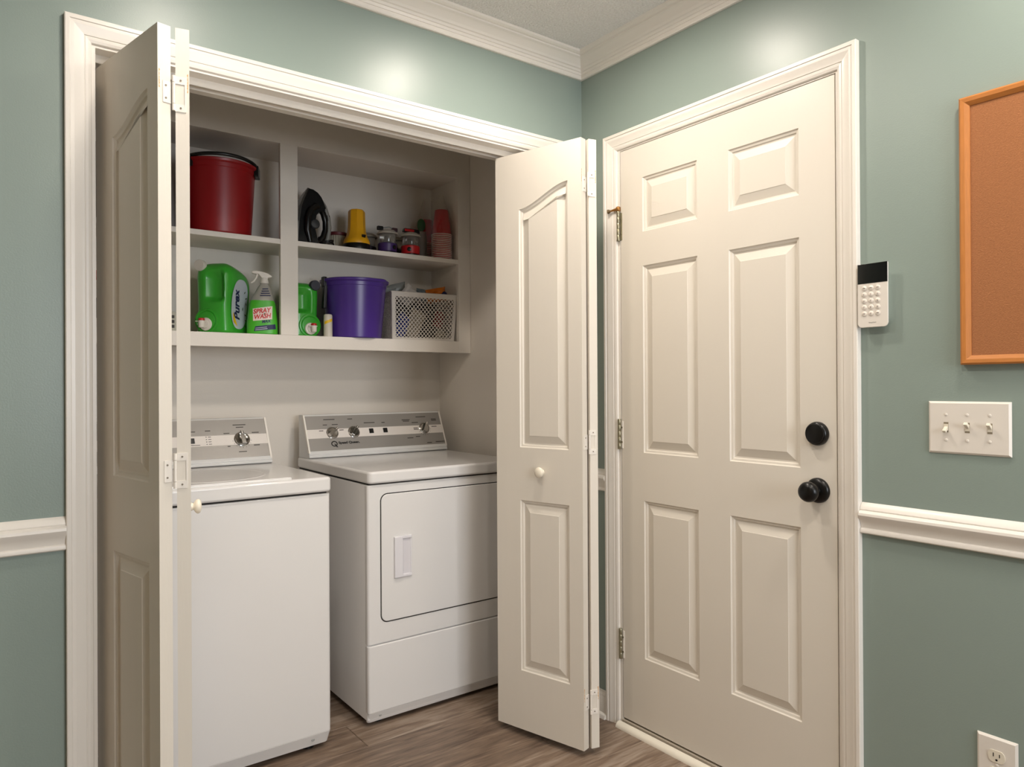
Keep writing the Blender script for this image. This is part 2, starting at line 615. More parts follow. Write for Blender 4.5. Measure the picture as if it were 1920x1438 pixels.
ca = structure(empty('trim_5', (0, -0.6, 0)), 'white moulded casing around the entry door')
YO, YI, ZB = -0.1313, -1.0700, 2.109
mb = MB()
mb.loft([[(-t, YO - w, 0) for w, t in CASE], [(-t, YO - w, ZB - w) for w, t in CASE]])
obj('casing_leg', mb, TRIM, ca, smooth=11)
mb = MB()
mb.loft([[(-t, YI + w, 0) for w, t in CASE], [(-t, YI + w, ZB - w) for w, t in CASE]])
obj('casing_leg', mb, TRIM, ca, smooth=11)
mb = MB()
mb.loft([[(-t, YO - w, ZB - w) for w, t in CASE], [(-t, YI + w, ZB - w) for w, t in CASE]])
obj('casing_head', mb, TRIM, ca, smooth=11)
mb = MB()
mb.box(0, WT, DL + 0.003, DL + 0.021, 0, DT + 0.021)
mb.box(0, WT, DR - 0.021, DR - 0.003, 0, DT + 0.021)
mb.box(0, WT, DR - 0.003, DL + 0.003, DT + 0.003, DT + 0.021)
mb.box(0.046, 0.058, DR - 0.003, DR + 0.008, 0.03, DT)
mb.box(0.046, 0.058, DL - 0.008, DL + 0.003, 0.03, DT)
obj('jamb', mb, TRIM, ca)
mb = MB()
mb.box(-0.004, WT, DR - 0.003, DL + 0.003, 0, 0.024)
obj('door_sill', mb, mat('sill_grey', '#b8ad9c', rough=0.5), ca, bevel=0.002)
QR = [(0, 0)] + [(0.021 * math.cos(math.radians(a)), 0.019 * math.sin(math.radians(a))) for a in range(0, 91, 9)]
mb = MB()
mb.loft([[(-0.010 - p[0], -0.193, p[1]) for p in QR], [(-0.010 - p[0], -1.008, p[1]) for p in QR]])
obj('threshold_moulding', mb, mat('threshold_white', '#efe8d8', rough=0.4), ca, smooth=30)


# ------------------------------------------------------------------ ceiling lights (recessed, out of the frame)
def downlight(x, y, k, label):
    t = thing('recessed_ceiling_light', (x, y, 2.43), label, 'ceiling light', 'recessed ceiling lights')
    obj('trim_ring', MB().lathe([(0.058, 0.0), (0.060, -0.004), (0.080, -0.004), (0.085, 0.0), (0.085, 0.010), (0.058, 0.010)], (x, y, 2.43), 40, cap=False), WPLAS, t, smooth=40)
    m = bpy.data.materials.new('lamp_lens')
    m.use_nodes = True
    b = m.node_tree.nodes['Principled BSDF']
    b.inputs['Base Color'].default_value = (0.9, 0.9, 0.9, 1)
    b.inputs['Emission Color'].default_value = LAMP_COLOR + (1,)
    b.inputs['Emission Strength'].default_value = LAMP_STRENGTH * k
    obj('lens', MB().lathe([(0.0005, -0.003), (0.03, -0.002), (0.058, 0.002), (0.058, 0.006)], (x, y, 2.43), 32), m, t, smooth=40)


LAMP_LABELS = ['recessed ceiling light nearest the room corner', 'recessed ceiling light in front of the left folding door',
               'recessed ceiling light above the cork board wall', 'recessed ceiling light just above the viewer', 'recessed ceiling light behind the viewer', 'dim unseen recessed light added at the far left to light the folding door']
for (x, y, k), lb in zip(LAMPS, LAMP_LABELS):
    downlight(x, y, k, lb)


# ------------------------------------------------------------------ bifold doors
BW, BT, BZ0, BZ1 = 0.358, 0.0286, 0.026, 2.020


def arch(s):
    t = max(0, min(1, (0.2545 - s) / 0.2015))
    return 1.823 + 0.062 * (t * t * (3 - 2 * t)) + 0.004 * t


def bifold_leaf(parent, N, D, n, knob):
    """N near room-face corner, D direction backwards, n outward normal of the room face"""
    N, D, n = Vector((N[0], N[1], 0)), Vector((D[0], D[1], 0)), Vector((n[0], n[1], 0))
    m = lambda s, z, h: tuple(N + D * s + n * h + Vector((0, 0, z)))
    S0, S1 = 0.053, 0.2545
    ss = [S0 + (S1 - S0) * k / 16 for k in range(17)]
    mb = MB()
    q = lambda a, b, c, d: mb.face([m(a, b, 0), m(c, b, 0), m(c, d, 0), m(a, d, 0)])
    q(0, BZ0, S0, BZ1)
    q(S1, BZ0, BW, BZ1)
    q(S0, BZ0, S1, 0.229)
    q(S0, 0.818, S1, 1.000)
    for a, b in zip(ss[:-1], ss[1:]):
        mb.face([m(a, arch(a), 0), m(b, arch(b), 0), m(b, BZ1, 0), m(a, BZ1, 0)])
    top = [(S0, 1.000), (S1, 1.000)] + [(s, arch(s)) for s in reversed(ss)]
    emboss(mb, top, m)
    emboss(mb, [(S0, 0.229), (S1, 0.229), (S1, 0.818), (S0, 0.818)], m)
    A, B, Cc, Dd = m(0, BZ0, 0), m(BW, BZ0, 0), m(BW, BZ1, 0), m(0, BZ1, 0)
    a, b, c, d = m(0, BZ0, -BT), m(BW, BZ0, -BT), m(BW, BZ1, -BT), m(0, BZ1, -BT)
    for f in ([a, b, c, d], [A, B, b, a], [B, Cc, c, b], [Cc, Dd, d, c], [Dd, A, a, d]):
        mb.face(f)
    leaf = obj('door_leaf', mb, BIFW, parent)
    if knob:
        M = Matrix((( -n.y, 0, n.x), (n.x, 0, n.y), (0, 1, 0)))   # local z -> n
        prof = [(0.010, 0), (0.010, 0.003), (0.008, 0.005), (0.0085, 0.007), (0.014, 0.010), (0.0175, 0.014), (0.0180, 0.018), (0.015, 0.022), (0.008, 0.0245), (0.001, 0.025)]
        obj('knob', MB().lathe(prof, m(0.163, 0.920, 0), 32, M), IVORY if False else mat('knob_white', '#efe6d4', rough=0.25), leaf, smooth=50)
    return leaf


def bifold_hinge(parent, P1, a1, P2, a2, z, big_on_2, chips):
    """P1/P2 outer room edges (near edge centre lines); a = edge direction (in plan), plates lie on near edges"""
    g = MB()
    h = empty('hinge', (0, 0, 0))
    h.parent = parent
    h.location = Vector((P1[0], P1[1], z)) - origin_of(parent)
    P1, P2 = Vector((P1[0], P1[1], 0)), Vector((P2[0], P2[1], 0))
    a1, a2 = Vector((a1[0], a1[1], 0)), Vector((a2[0], a2[1], 0))
    n1 = Vector((a1.y, -a1.x, 0))
    n2 = Vector((a2.y, -a2.x, 0))
    if n1.y > 0:
        n1 = -n1
    if n2.y > 0:
        n2 = -n2
    Zv = Vector((0, 0, 1))
    small, big = ((P1, a1, n1), (P2, a2, n2)) if big_on_2 else ((P2, a2, n2), (P1, a1, n1))
    sg = 1 if big_on_2 else -1
    # small leaf: hugs the gap side of its panel edge
    P, a, n = small
    c = P + a * (sg * 0.0055) + n * 0.0008 + Zv * z
    obj('hinge_plate', MB().obox(c, a, n, Zv, 0.0090, 0.0008, 0.024), TRIM, h)
    P, a, n = big
    mb = MB()
    cb = P - a * (sg * 0.0035) + n * 0.0008
    mb.obox(cb + Zv * (z + 0.031), a, n, Zv, 0.0112, 0.0008, 0.0085)
    mb.obox(cb + Zv * (z - 0.031), a, n, Zv, 0.0112, 0.0008, 0.0085)
    mb.obox(cb + a * (sg * 0.0096) + Zv * z, a, n, Zv, 0.0016, 0.0008, 0.0225)
    obj('hinge_frame', mb, TRIM, h)
    mid = (small[0] + a1 * 0 + big[0]) * 0.5 + (n1 + n2) * 0.5 * 0.002 + Zv * z
    mb = MB()
    mb.cyl(mid - Zv * 0.039, mid - Zv * 0.0245, 0.0035, 12)
    mb.cyl(mid - Zv * 0.0235, mid + Zv * 0.0235, 0.0035, 12)
    mb.cyl(mid + Zv * 0.0245, mid + Zv * 0.039, 0.0035, 12)
    obj('hinge_knuckle', mb, TRIM, h, smooth=40)
    P, a, n = small
    for dz in (-0.014, 0.014):
        p = P + a * (sg * 0.003) + n * 0.0016 + Zv * (z + dz)
        obj('screw', MB().cyl(p, p + n * 0.0008, 0.0022, 10), mat('screw_dull', '#8a7f70', rough=0.5, metal=0.5), h)
    P, a, n = big
    for dz in (-0.031, 0.031):
        p = cb + Zv * (z + dz) + n * 0.0008
        obj('screw', MB().cyl(p, p + n * 0.0008, 0.0022, 10), MATS['screw_dull'], h)
    if chips:
        for (P, a, n), s in ((small, -sg), (big, sg)):
            pts = []
            rr = random.Random(int(z * 1000))
            for k in range(14):
                zz = z + 0.048 - 0.042 * k / 13
                pts.append((0.0002 + 0.0026 * rr.random() ** 2, zz))
            mb = MB()
            e0 = P + a * (s * 0.0112) * (1 if s == -sg else 1) + n * 0.0003
            L1 = [e0 + a * (-s * w) + Zv * zz for w, zz in pts]
            L2 = [e0 + a * (s * 0.0006) + Zv * zz for w, zz in pts]
            for k in range(13):
                mb.face([L1[k], L1[k + 1], L2[k + 1], L2[k]])
            obj('paint_chip', mb, RUST, h)


def bifold(name, label, base, al, Na, Nb, knob_first, chips):
    """Na: near room-face corner of the leaf facing left, Nb: of the leaf facing right"""
    al = math.radians(al)
    c, s = math.cos(al), math.sin(al)
    t = structure(empty(name, base), label)
    bifold_leaf(t, Na, (-s, c), (-c, -s), knob_first)
    bifold_leaf(t, Nb, (s, c), (c, -s), not knob_first)
    ca_, cb_ = (Na[0] + c * BT / 2, Na[1] + s * BT / 2), (Nb[0] - c * BT / 2, Nb[1] + s * BT / 2)
    for i, z in enumerate((1.871, 1.027, 0.178)):
        bifold_hinge(t, ca_, (c, s), cb_, (c, -s), z, True, chips[i])
    return t


c12, s12 = math.cos(math.radians(12.4)), math.sin(math.radians(12.4))
bifold('door_1', 'white folding closet door at the left, folded open and seen mostly edge-on', (-1.50, -0.1, 0), 12.4,
       (-1.5265, -0.2932), (-1.489 + BT * c12, -0.2882 - BT * s12), False, (True, False, False))
bifold('door_2', 'white folding closet door at the right, folded open beside the dryer', (-0.24, -0.1, 0), 15.4,
       (-0.2695, -0.2908), (-0.2105, -0.3005), True, (True, False, True))

# ------------------------------------------------------------------ entry door
d3 = structure(empty('door_3', (0.0, -0.6, DB)), 'white six-panel entry door with black knob and deadbolt')
md = lambda a, b, h: (-h, -a, b)
cols = [(0.3075, 0.5415), (0.6610, 0.8960)]
rows = [(0.2675, 0.8130), (0.9790, 1.6250), (1.7425, 1.9310)]
As = sorted([-DL, -DR] + [v for c_ in cols for v in c_])
Bs = sorted([DB, DT] + [v for r_ in rows for v in r_])
mb = MB()
for i in range(len(As) - 1):
    for j in range(len(Bs) - 1):
        if any(abs(As[i] - c_[0]) < 1e-6 for c_ in cols) and any(abs(Bs[j] - r_[0]) < 1e-6 for r_ in rows):
            emboss(mb, [(As[i], Bs[j]), (As[i + 1], Bs[j]), (As[i + 1], Bs[j + 1]), (As[i], Bs[j + 1])], md)
        else:
            mb.face([md(As[i], Bs[j], 0), md(As[i + 1], Bs[j], 0), md(As[i + 1], Bs[j + 1], 0), md(As[i], Bs[j + 1], 0)])
A, B, Cc, Dd = md(-DL, DB, 0), md(-DR, DB, 0), md(-DR, DT, 0), md(-DL, DT, 0)
a, b, c, d = md(-DL, DB, -0.044), md(-DR, DB, -0.044), md(-DR, DT, -0.044), md(-DL, DT, -0.044)
for f in ([a, b, c, d], [A, B, b, a], [B, Cc, c, b], [Cc, Dd, d, c], [Dd, A, a, d]):
    mb.face(f)
obj('door_slab', mb, DOORW, d3)
MX = Matrix(((0, 0, -1), (0, 1, 0), (1, 0, 0)))      # local z -> -x
db = obj('deadbolt', MB().lathe([(0.0325, 0), (0.033, 0.005), (0.031, 0.012), (0.0285, 0.016), (0.027, 0.0165), (0.026, 0.019), (0.016, 0.0215), (0.001, 0.022)], (0, -0.949, 1.0775), 44, MX), BLACKM, d3, smooth=40)
ks = empty('door_knob', (0, 0, 0))
ks.parent = d3
ks.location = Vector((0, -0.9485, 0.922)) - origin_of(d3)
obj('rosette', MB().lathe([(0.0345, 0), (0.0345, 0.004), (0.031, 0.010), (0.024, 0.013), (0.014, 0.015), (0.0125, 0.019)], (0, -0.9485, 0.922), 44, MX), BLACKM, ks, smooth=40)
obj('knob', MB().lathe([(0.0125, 0.014), (0.012, 0.026), (0.016, 0.030), (0.024, 0.036), (0.0275, 0.045), (0.0275, 0.052), (0.024, 0.060), (0.015, 0.065), (0.001, 0.066)], (0, -0.9485, 0.922), 44, MX), BLACKM, ks, smooth=50)
for i, zc in enumerate((1.780, 1.0385, 0.2925)):
    h = empty('hinge', (0, 0, 0))
    h.parent = d3
    h.location = Vector((-0.006, -0.1985, zc)) - origin_of(d3)
    for k in range(5):
        z0 = zc - 0.0535 + k * 0.0214
        obj('hinge_knuckle', MB().lathe([(0.0055, 0), (0.0062, 0.001), (0.0062, 0.0204), (0.0055, 0.0214)], (-0.0065, -0.1975, z0), 16), NICKEL, h, smooth=40)
    obj('hinge_leaf', MB().box(-0.0026, 0.0, -0.2105, -0.2037, zc - 0.050, zc + 0.046), TRIM if i else NICKEL, h)
    for dz in (-0.028, 0.024):
        obj('screw', MB().cyl((-0.0026, -0.2072, zc + dz), (-0.0046, -0.2072, zc + dz), 0.0030, 10), NICKEL, h)
    if i == 0:
        ds = empty('door_stop', (0, 0, 0))
        ds.parent = d3
        ds.location = Vector((-0.0065, -0.1975, zc + 0.054)) - origin_of(d3)
        obj('stop_collar', MB().lathe([(0.007, 0), (0.0085, 0.002), (0.0085, 0.013), (0.006, 0.016), (0.001, 0.0165)], (-0.0065, -0.1975, zc + 0.0535), 18), BRASS, ds, smooth=40)
        obj('stop_arm', MB().tube([(-0.010, -0.193, zc + 0.061), (-0.020, -0.172, zc + 0.057)], [0.0055, 0.0028], 12), BRASS, ds, smooth=40)
        obj('stop_tip', MB().tube([(-0.020, -0.172, zc + 0.057), (-0.0225, -0.166, zc + 0.056), (-0.0245, -0.162, zc + 0.0555)], [0.0045, 0.0078, 0.0075], 16), mat('brown_rubber', '#5d4a28', rough=0.6), ds, smooth=40)


# ------------------------------------------------------------------ wall B fittings
# keypad
kp = thing('alarm_keypad', (0, -1.112, 1.357), 'white wall alarm keypad with black screen and round buttons beside the door casing', 'keypad')
KY0, KY1, KZ0, KZ1 = -1.1503, -1.0735, 1.357, 1.5195
mb = MB()
pts = rrect(KY0, KY1, KZ0, KZ1, 0.0105, 6)
# square upper corners: keep only the lower rounding
pts = [(p[0], p[1]) if p[1] < 1.45 else (KY1 if p[0] > -1.11 else KY0, KZ1) for p in pts]
seen = []
for p in pts:
    if not seen or (abs(p[0] - seen[-1][0]) + abs(p[1] - seen[-1][1])) > 1e-6:
        seen.append(p)
if abs(seen[0][0] - seen[-1][0]) + abs(seen[0][1] - seen[-1][1]) < 1e-6:
    seen.pop()
kc = ((KY0 + KY1) / 2, (KZ0 + KZ1) / 2)
shr = lambda p, f: (kc[0] + (p[0] - kc[0]) * f, kc[1] + (p[1] - kc[1]) * f)
obj('keypad_body', MB().loft([[(xx,) + shr(p, f) for p in seen] for xx, f in ((0.0, 0.74), (-0.008, 0.78), (-0.0165, 0.975), (-0.020, 1.0), (-0.0215, 0.995), (-0.022, 0.985))]), WPLAS, kp, smooth=30)
obj('screen', MB().box(-0.0228, -0.018, KY0 + 0.0005, KY1 - 0.0005, 1.4695, KZ1 + 0.0004), mat('black_gloss', '#050505', rough=0.12, coat=0.3), kp, bevel=0.0006)
DIG = ['', '', '', '1', '2', '3', '4', '5', '6', '7', '8', '9', '', '0', '']
for r_ in range(5):
    for c_ in range(3):
        yy = KY1 - 0.0175 - c_ * 0.0172
        zz = 1.4575 - r_ * 0.0163
        bt = obj('key_button', MB().lathe([(0.0062, 0), (0.0062, 0.0012), (0.0056, 0.0017), (0.001, 0.0018)], (-0.022, yy, zz), 24, MX), mat('key_white', '#e6ddd2', rough=0.35), kp, smooth=40)
        s_ = DIG[r_ * 3 + c_]
        if s_:
            text_part('numeral', s_, INKG, bt, (-0.0239, yy, zz - 0.0022), (0, -1, 0), (0, 0, 1), 0.0042, align='CENTER')
        else:
            obj('key_mark', MB().box(-0.0241, -0.0238, yy - 0.003, yy + 0.003, zz - 0.0006, zz + 0.0006), INKG, bt)
text_part('keypad_lettering', 'SimpliSafe', INKG, kp, (-0.0222, -1.112, 1.3672), (0, -1, 0), (0, 0, 1), 0.0036, width=0.019, align='CENTER')

# cork board
CY0, CY1, CZ0, CZ1 = -2.230, -1.313, 1.2563, 1.8738
cb = thing('cork_board', (0, (CY0 + CY1) / 2, CZ0), 'framed cork pin board in honey wood hanging on the green wall', 'cork board')
FW, FD = 0.021, 0.020
fp = [(0, 0), (0, FD - 0.003), (0.004, FD), (0.012, FD - 0.001), (FW, FD - 0.007), (FW, 0)]
for nm, q in (('frame_side', [(CY1, CZ0, 0), (CY1, CZ1, 0)]), ('frame_side', [(CY0, CZ0, 1), (CY0, CZ1, 1)])):
    sgn = -1 if q[0][2] == 0 else 1
    mb = MB()
    mb.loft([[(-t, q[0][0] + sgn * w, CZ0 + w) for w, t in fp], [(-t, q[0][0] + sgn * w, CZ1 - w) for w, t in fp]])
    obj(nm, mb, CORKF, cb)
CORKH = mat('honey_oak_rail', '#b97536', rough=0.45, vary=0.18, vscale=40, stretch=(6, 0.8, 6))
for z_, sgn in ((CZ0, 1), (CZ1, -1)):
    mb = MB()
    mb.loft([[(-t, CY0 + w, z_ + sgn * w) for w, t in fp], [(-t, CY1 - w, z_ + sgn * w) for w, t in fp]])
    obj('frame_rail', mb, CORKH, cb)
obj('cork_sheet', MB().box(-0.011, 0, CY0 + 0.015, CY1 - 0.015, CZ0 + 0.015, CZ1 - 0.015), CORK, cb)

# three-gang switch
SY0, SY1, SZ0, SZ1 = -1.4102, -1.2367, 1.0471, 1.1706
sp = thing('light_switch', (0, (SY0 + SY1) / 2, SZ0), 'white three-toggle light switch plate on the green wall under the cork board', 'light switch')


def plate_mesh(y0, y1, z0, z1, t=0.006, e=0.0045):
    mb = MB()
    a = [(0, y0, z0), (0, y1, z0), (0, y1, z1), (0, y0, z1)]
    b = [(-t * 0.35, y0, z0), (-t * 0.35, y1, z0), (-t * 0.35, y1, z1), (-t * 0.35, y0, z1)]
    c = [(-t, y0 + e, z0 + e), (-t, y1 - e, z0 + e), (-t, y1 - e, z1 - e), (-t, y0 + e, z1 - e)]
    return mb.loft([a, b, c])


obj('switch_plate', plate_mesh(SY0, SY1, SZ0, SZ1), WPLAS, sp)
for k, (yy, upw) in enumerate(((-1.2765, False), (-1.3220, True), (-1.3685, True))):
    zc = 1.1095
    obj('toggle_slot', MB().box(-0.0064, -0.0055, yy - 0.0052, yy + 0.0052, zc - 0.012, zc + 0.012), mat('slot_shade', '#8a7f6a', rough=0.8), sp)
    sg = 1 if upw else -1
    v = Vector((-0.80, 0, 0.6 * sg)).normalized()
    w = Vector((0.6 * sg, 0, 0.80)).normalized()
    cc = Vector((-0.006, yy, zc + sg * 0.002)) + v * 0.006
    obj('toggle', MB().obox(cc, v, (0, 1, 0), w, 0.0085, 0.0040, 0.0036), IVORY, sp, bevel=0.001)
    obj('toggle_collar', MB().box(-0.0072, -0.006, yy - 0.0047, yy + 0.0047, zc - 0.0075, zc + 0.0075), IVORY, sp)
    for dz in (-0.030, 0.030):
        obj('screw', MB().lathe([(0.0034, 0), (0.0031, 0.0011), (0.0015, 0.0016), (0.0005, 0.0016)], (-0.006, yy, zc + dz), 14, MX), WPLAS, sp, smooth=40)

# outlet
OY0, OY1, OZ1 = -1.4179, -1.3369, 0.4128
OZ0 = OZ1 - 0.124
ol = thing('wall_outlet', (0, (OY0 + OY1) / 2, OZ0), 'white duplex wall outlet low on the green wall', 'outlet')
obj('outlet_plate', plate_mesh(OY0, OY1, OZ0, OZ1), WPLAS, ol)
yc = (OY0 + OY1) / 2
for zc in (OZ1 - 0.0425, OZ1 - 0.0815):
    pts = []
    for k in range(32):
        a_ = 2 * math.pi * k / 32
        pts.append((yc + 0.0172 * math.cos(a_), zc + max(-0.0135, min(0.0135, 0.0172 * math.sin(a_)))))
    rc = obj('receptacle', MB().prism(pts, YZ, -0.0055, -0.0078), IVORY, ol)
    obj('blade_slot', MB().box(-0.0081, -0.0070, yc + 0.0052, yc + 0.0070, zc - 0.001, zc + 0.0075), INK, rc)
    obj('blade_slot', MB().box(-0.0081, -0.0070, yc - 0.0070, yc - 0.0052, zc - 0.0005, zc + 0.0070), INK, rc)
    obj('ground_hole', MB().cyl((-0.0070, yc, zc - 0.0075), (-0.0081, yc, zc - 0.0075), 0.0024, 12), INK, rc)
obj('screw', MB().lathe([(0.0034, 0), (0.0031, 0.0011), (0.0005, 0.0016)], (-0.006, yc, OZ1 - 0.062), 14, MX), WPLAS, ol, smooth=40)


# ------------------------------------------------------------------ washer and dryer
def slant_frame(p0, p1):
    O = Vector((0, p0[0], p0[1]))
    e = Vector((0, p1[0] - p0[0], p1[1] - p0[1]))
    L = e.length
    e.normalize()
    n = Vector((1, 0, 0)).cross(e)          # points to the room and up
    if n.y > 0:
        n = -n
    return O, e, n, L


def console(t, x0, x1, p0, p1, ztop, yback, zbase, e_bands):
    O, e, n, L = slant_frame(p0, p1)
    prof = [(p0[0] + 0.006, zbase), (p0[0] - 0.006, zbase + 0.004), (p0[0] - 0.007, zbase + 0.010), (p0[0] - 0.002, zbase + 0.013), (p0[0] - 0.004, p0[1] - 0.006), (p0[0], p0[1]),
            (p1[0], p1[1]), (p1[0] + 0.006, ztop), (yback, ztop), (yback, zbase)]
    body = obj('console', MB().prism(prof, YZ, x0, x1), CONR, t, bevel=0.0015)
    P = lambda x, v, h=0.0: tuple(O + Vector((x, 0, 0)) + e * v + n * h)

    def plate(name, xa, xb, va, vb, m, h0=-0.001, h1=0.0006):
        mb = MB()
        mb.add([P(xa, va, h0), P(xb, va, h0), P(xb, vb, h0), P(xa, vb, h0), P(xa, va, h1), P(xb, va, h1), P(xb, vb, h1), P(xa, vb, h1)],
               [(0, 3, 2, 1), (4, 5, 6, 7), (0, 1, 5, 4), (1, 2, 6, 5), (2, 3, 7, 6), (3, 0, 4, 7)])
        return obj(name, mb, m, body)
    plate('control_panel', x0 + 0.006, x1 - 0.006, 0.006, L - 0.002, CONS)
    plate('panel_stripe', x0 + 0.006, x1 - 0.006, e_bands[0], e_bands[1], CONW, 0.0, 0.0011)
    for xa in (x0, x1 - 0.006):
        mb = MB()
        ya = 0.004
        pr = [(p0[0] - 0.003, p0[1] - 0.002), (p1[0] - 0.003, p1[1] + 0.003), (p1[0] + 0.010, p1[1] + 0.003), (p0[0] + 0.010, p0[1] - 0.002)]
        mb.prism(pr, YZ, xa - 0.0004, xa + 0.0064)
        obj('end_cap', mb, TRIM, body)
    return body, P, plate, n, e


def knob(parent, P, n, e, x, v, r, turn):
    c = Vector(P(x, v, 0.0011))
    u = Vector((1, 0, 0))
    M = Matrix(((u.x, e.x, n.x), (u.y, e.y, n.y), (u.z, e.z, n.z)))
    k = obj('dial', MB().lathe([(r * 1.10, 0), (r * 1.10, 0.0015), (r, 0.003), (r * 0.98, 0.007), (r * 0.90, 0.0085), (r * 0.80, 0.0065), (r * 0.3, 0.006), (0.0005, 0.006)], c, 40, M), CHROME, parent, smooth=35)
    a = math.radians(turn)
    d_ = u * math.sin(a) + e * math.cos(a)
    w_ = u * math.cos(a) - e * math.sin(a)
    mb = MB()
    pts = [(-r * 0.94, 0.34 * r), (r * 1.06, 0.20 * r), (r * 1.06, -0.20 * r), (-r * 0.94, -0.34 * r)]
    mb.prism(pts, lambda p, h: tuple(c + d_ * p[0] + w_ * p[1] + n * h), 0.005, 0.021)
    obj('dial_grip', mb, CHROME, k, bevel=0.0015)
    obj('dial_pointer', MB().obox(c + d_ * r * 0.78 + n * 0.0213, d_, w_, n, r * 0.24, r * 0.05, 0.0006), WPLAS, k)
    return k


def dash(plate, xa, xb, v, h=0.0032, m=None):
    plate('panel_print', xa, xb, v - h / 2, v + h / 2, m or INKG, 0.0008, 0.0014)


# --- washer
WX0, WX1, WY0, WY1 = -1.544, -0.8925, 0.278, 0.985
wa = thing('washing_machine', ((WX0 + WX1) / 2, (WY0 + WY1) / 2, 0), 'white top-loading washing machine on the left, half hidden by the folding door', 'washing machine')
mb = MB()
mb.prism(rrect(WX0, WX1, WY0, WY1, 0.014, 4), XY, 0.060, 0.8565)
obj('cabinet', mb, APPL, wa, bevel=0.004, seg=2)
obj('top_gap', MB().box(WX0 + 0.010, WX1 - 0.010, WY0 + 0.010, WY1 - 0.010, 0.8565, 0.8625), SEAM, wa)
obj('toe_panel', MB().loft([[(p[0], p[1], 0.061) for p in rrect(WX0, WX1, WY0, WY1, 0.014, 4)], [(p[0], p[1], 0.022) for p in rrect(WX0 + 0.006, WX1 - 0.006, WY0 + 0.013, WY1 - 0.006, 0.014, 4)]]), APPL, wa)
obj('toe_screw', MB().cyl((-0.955, WY0 + 0.011, 0.043), (-0.955, WY0 + 0.0045, 0.045), 0.006, 14), GREYP, wa, smooth=40)
for x in (WX0 + 0.06, WX1 - 0.06):
    for yy in (WY0 + 0.06, WY1 - 0.06):
        obj('foot', MB().cyl((x, yy, 0), (x, yy, 0.024), 0.02, 16), BLACKP, wa)
obj('worktop', MB().prism(rrect(WX0 - 0.001, WX1 + 0.001, WY0 - 0.012, WY1, 0.018, 5), XY, 0.8625, 0.9120), APPL, wa, bevel=0.010, seg=4)
lid = obj('lid', MB().prism(rrect(-1.425, -1.020, WY0 + 0.000, 0.716, 0.012, 4), XY, 0.908, 0.9180), APPL, wa, bevel=0.004, seg=3)
obj('lid_lip', MB().box(-1.419, -1.026, WY0 + 0.003, WY0 + 0.010, 0.9160, 0.9195), APPL, lid, bevel=0.0015)
rings = []
for k, (s_, z_) in enumerate(((1.0, 0.9166), (0.985, 0.9190), (0.95, 0.9194), (0.9, 0.9170), (0.5, 0.9168), (0.02, 0.9168))):
    rings.append([(-1.2225 + 0.180 * s_ * math.cos(a_ * math.pi / 24), 0.500 + 0.185 * s_ * math.sin(a_ * math.pi / 24), z_) for a_ in range(48)])
obj('lid_dish', MB().loft(rings), APPL, lid, smooth=30)
body, P, plate, n_, e_ = console(wa, WX0 + 0.008, -0.905, (0.830, 0.936), (0.914, 1.087), 1.090, 0.968, 0.912, (0.0605, 0.1035))
knob(body, P, n_, e_, -1.0096, 0.0830, 0.0275, -4)
for xa, xb, v in ((-1.0364, -0.9873, 0.1459), (-1.0258, -0.9971, 0.1352), (-1.1424, -1.1229, 0.1245), (-0.9676, -0.9404, 0.1102), (-0.9677, -0.9448, 0.0552),
                  (-1.0286, -0.9983, 0.0299), (-1.0754, -1.0534, 0.1109), (-1.0672, -1.0571, 0.0546), (-1.205, -1.178, 0.1225)):
    dash(plate, xa, xb, v)
dash(plate, -1.205, -1.166, 0.0660, 0.0022)
for k in range(4):
    v = 0.0983 - k * 0.0101
    plate('indicator_dot', -1.1430, -1.1395, v - 0.0014, v + 0.0014, INK, 0.0010, 0.0016)
    dash(plate, -1.1345, -1.1235, v, 0.0022)
plate('button', -1.2040, -1.1845, 0.0735, 0.0945, BLACKP, 0.0, 0.004)
for k in range(9):
    a_ = math.radians(100 + k * 20)
    x_, v_ = -1.0096 + 0.0355 * math.sin(a_), 0.0830 + 0.0355 * math.cos(a_)
    plate('dial_tick', x_ - 0.0007, x_ + 0.0007, v_ - 0.0016, v_ + 0.0016, INKG, 0.0008, 0.0015)

# --- dryer
DX0, DX1, DY0, DY1 = -0.738, -0.052, 0.3185, 1.012
dr = thing('clothes_dryer', ((DX0 + DX1) / 2, (DY0 + DY1) / 2, 0), 'white front-loading clothes dryer to the right of the washing machine', 'dryer')
obj('cabinet', MB().prism(rrect(DX0, DX1, DY0 + 0.009, DY1, 0.004, 2), XY, 0.026, 0.8620), APPL, dr, bevel=0.002)
obj('front_panel', MB().prism(rrect(DX0 - 0.0005, DX1 + 0.0005, DY0, DY0 + 0.030, 0.010, 4), XY, 0.2945, 0.8620), APPL, dr, bevel=0.004, seg=3)
obj('lower_panel', MB().prism(rrect(DX0 - 0.0005, DX1 + 0.0005, DY0 - 0.001, DY0 + 0.030, 0.010, 4), XY, 0.052, 0.2915), APPL, dr, bevel=0.005, seg=3)
obj('toe_panel', MB().loft([[(p[0], p[1], 0.053) for p in rrect(DX0, DX1, DY0, DY0 + 0.030, 0.010, 4)], [(p[0], p[1], 0.018) for p in rrect(DX0 + 0.003, DX1 - 0.003, DY0 + 0.013, DY0 + 0.034, 0.010, 4)]]), APPL, dr)
obj('toe_screw', MB().cyl((-0.69, DY0 + 0.010, 0.037), (-0.69, DY0 + 0.0045, 0.039), 0.005, 14), GREYP, dr, smooth=40)
for x in (DX0 + 0.06, DX1 - 0.06):
    for yy in (DY0 + 0.06, DY1 - 0.06):
        obj('foot', MB().cyl((x, yy, 0), (x, yy, 0.022), 0.02, 16), BLACKP, dr)
obj('top_gap', MB().box(DX0 + 0.008, DX1 - 0.008, DY0 + 0.008, DY1 - 0.008, 0.8620, 0.8670), SEAM, dr)
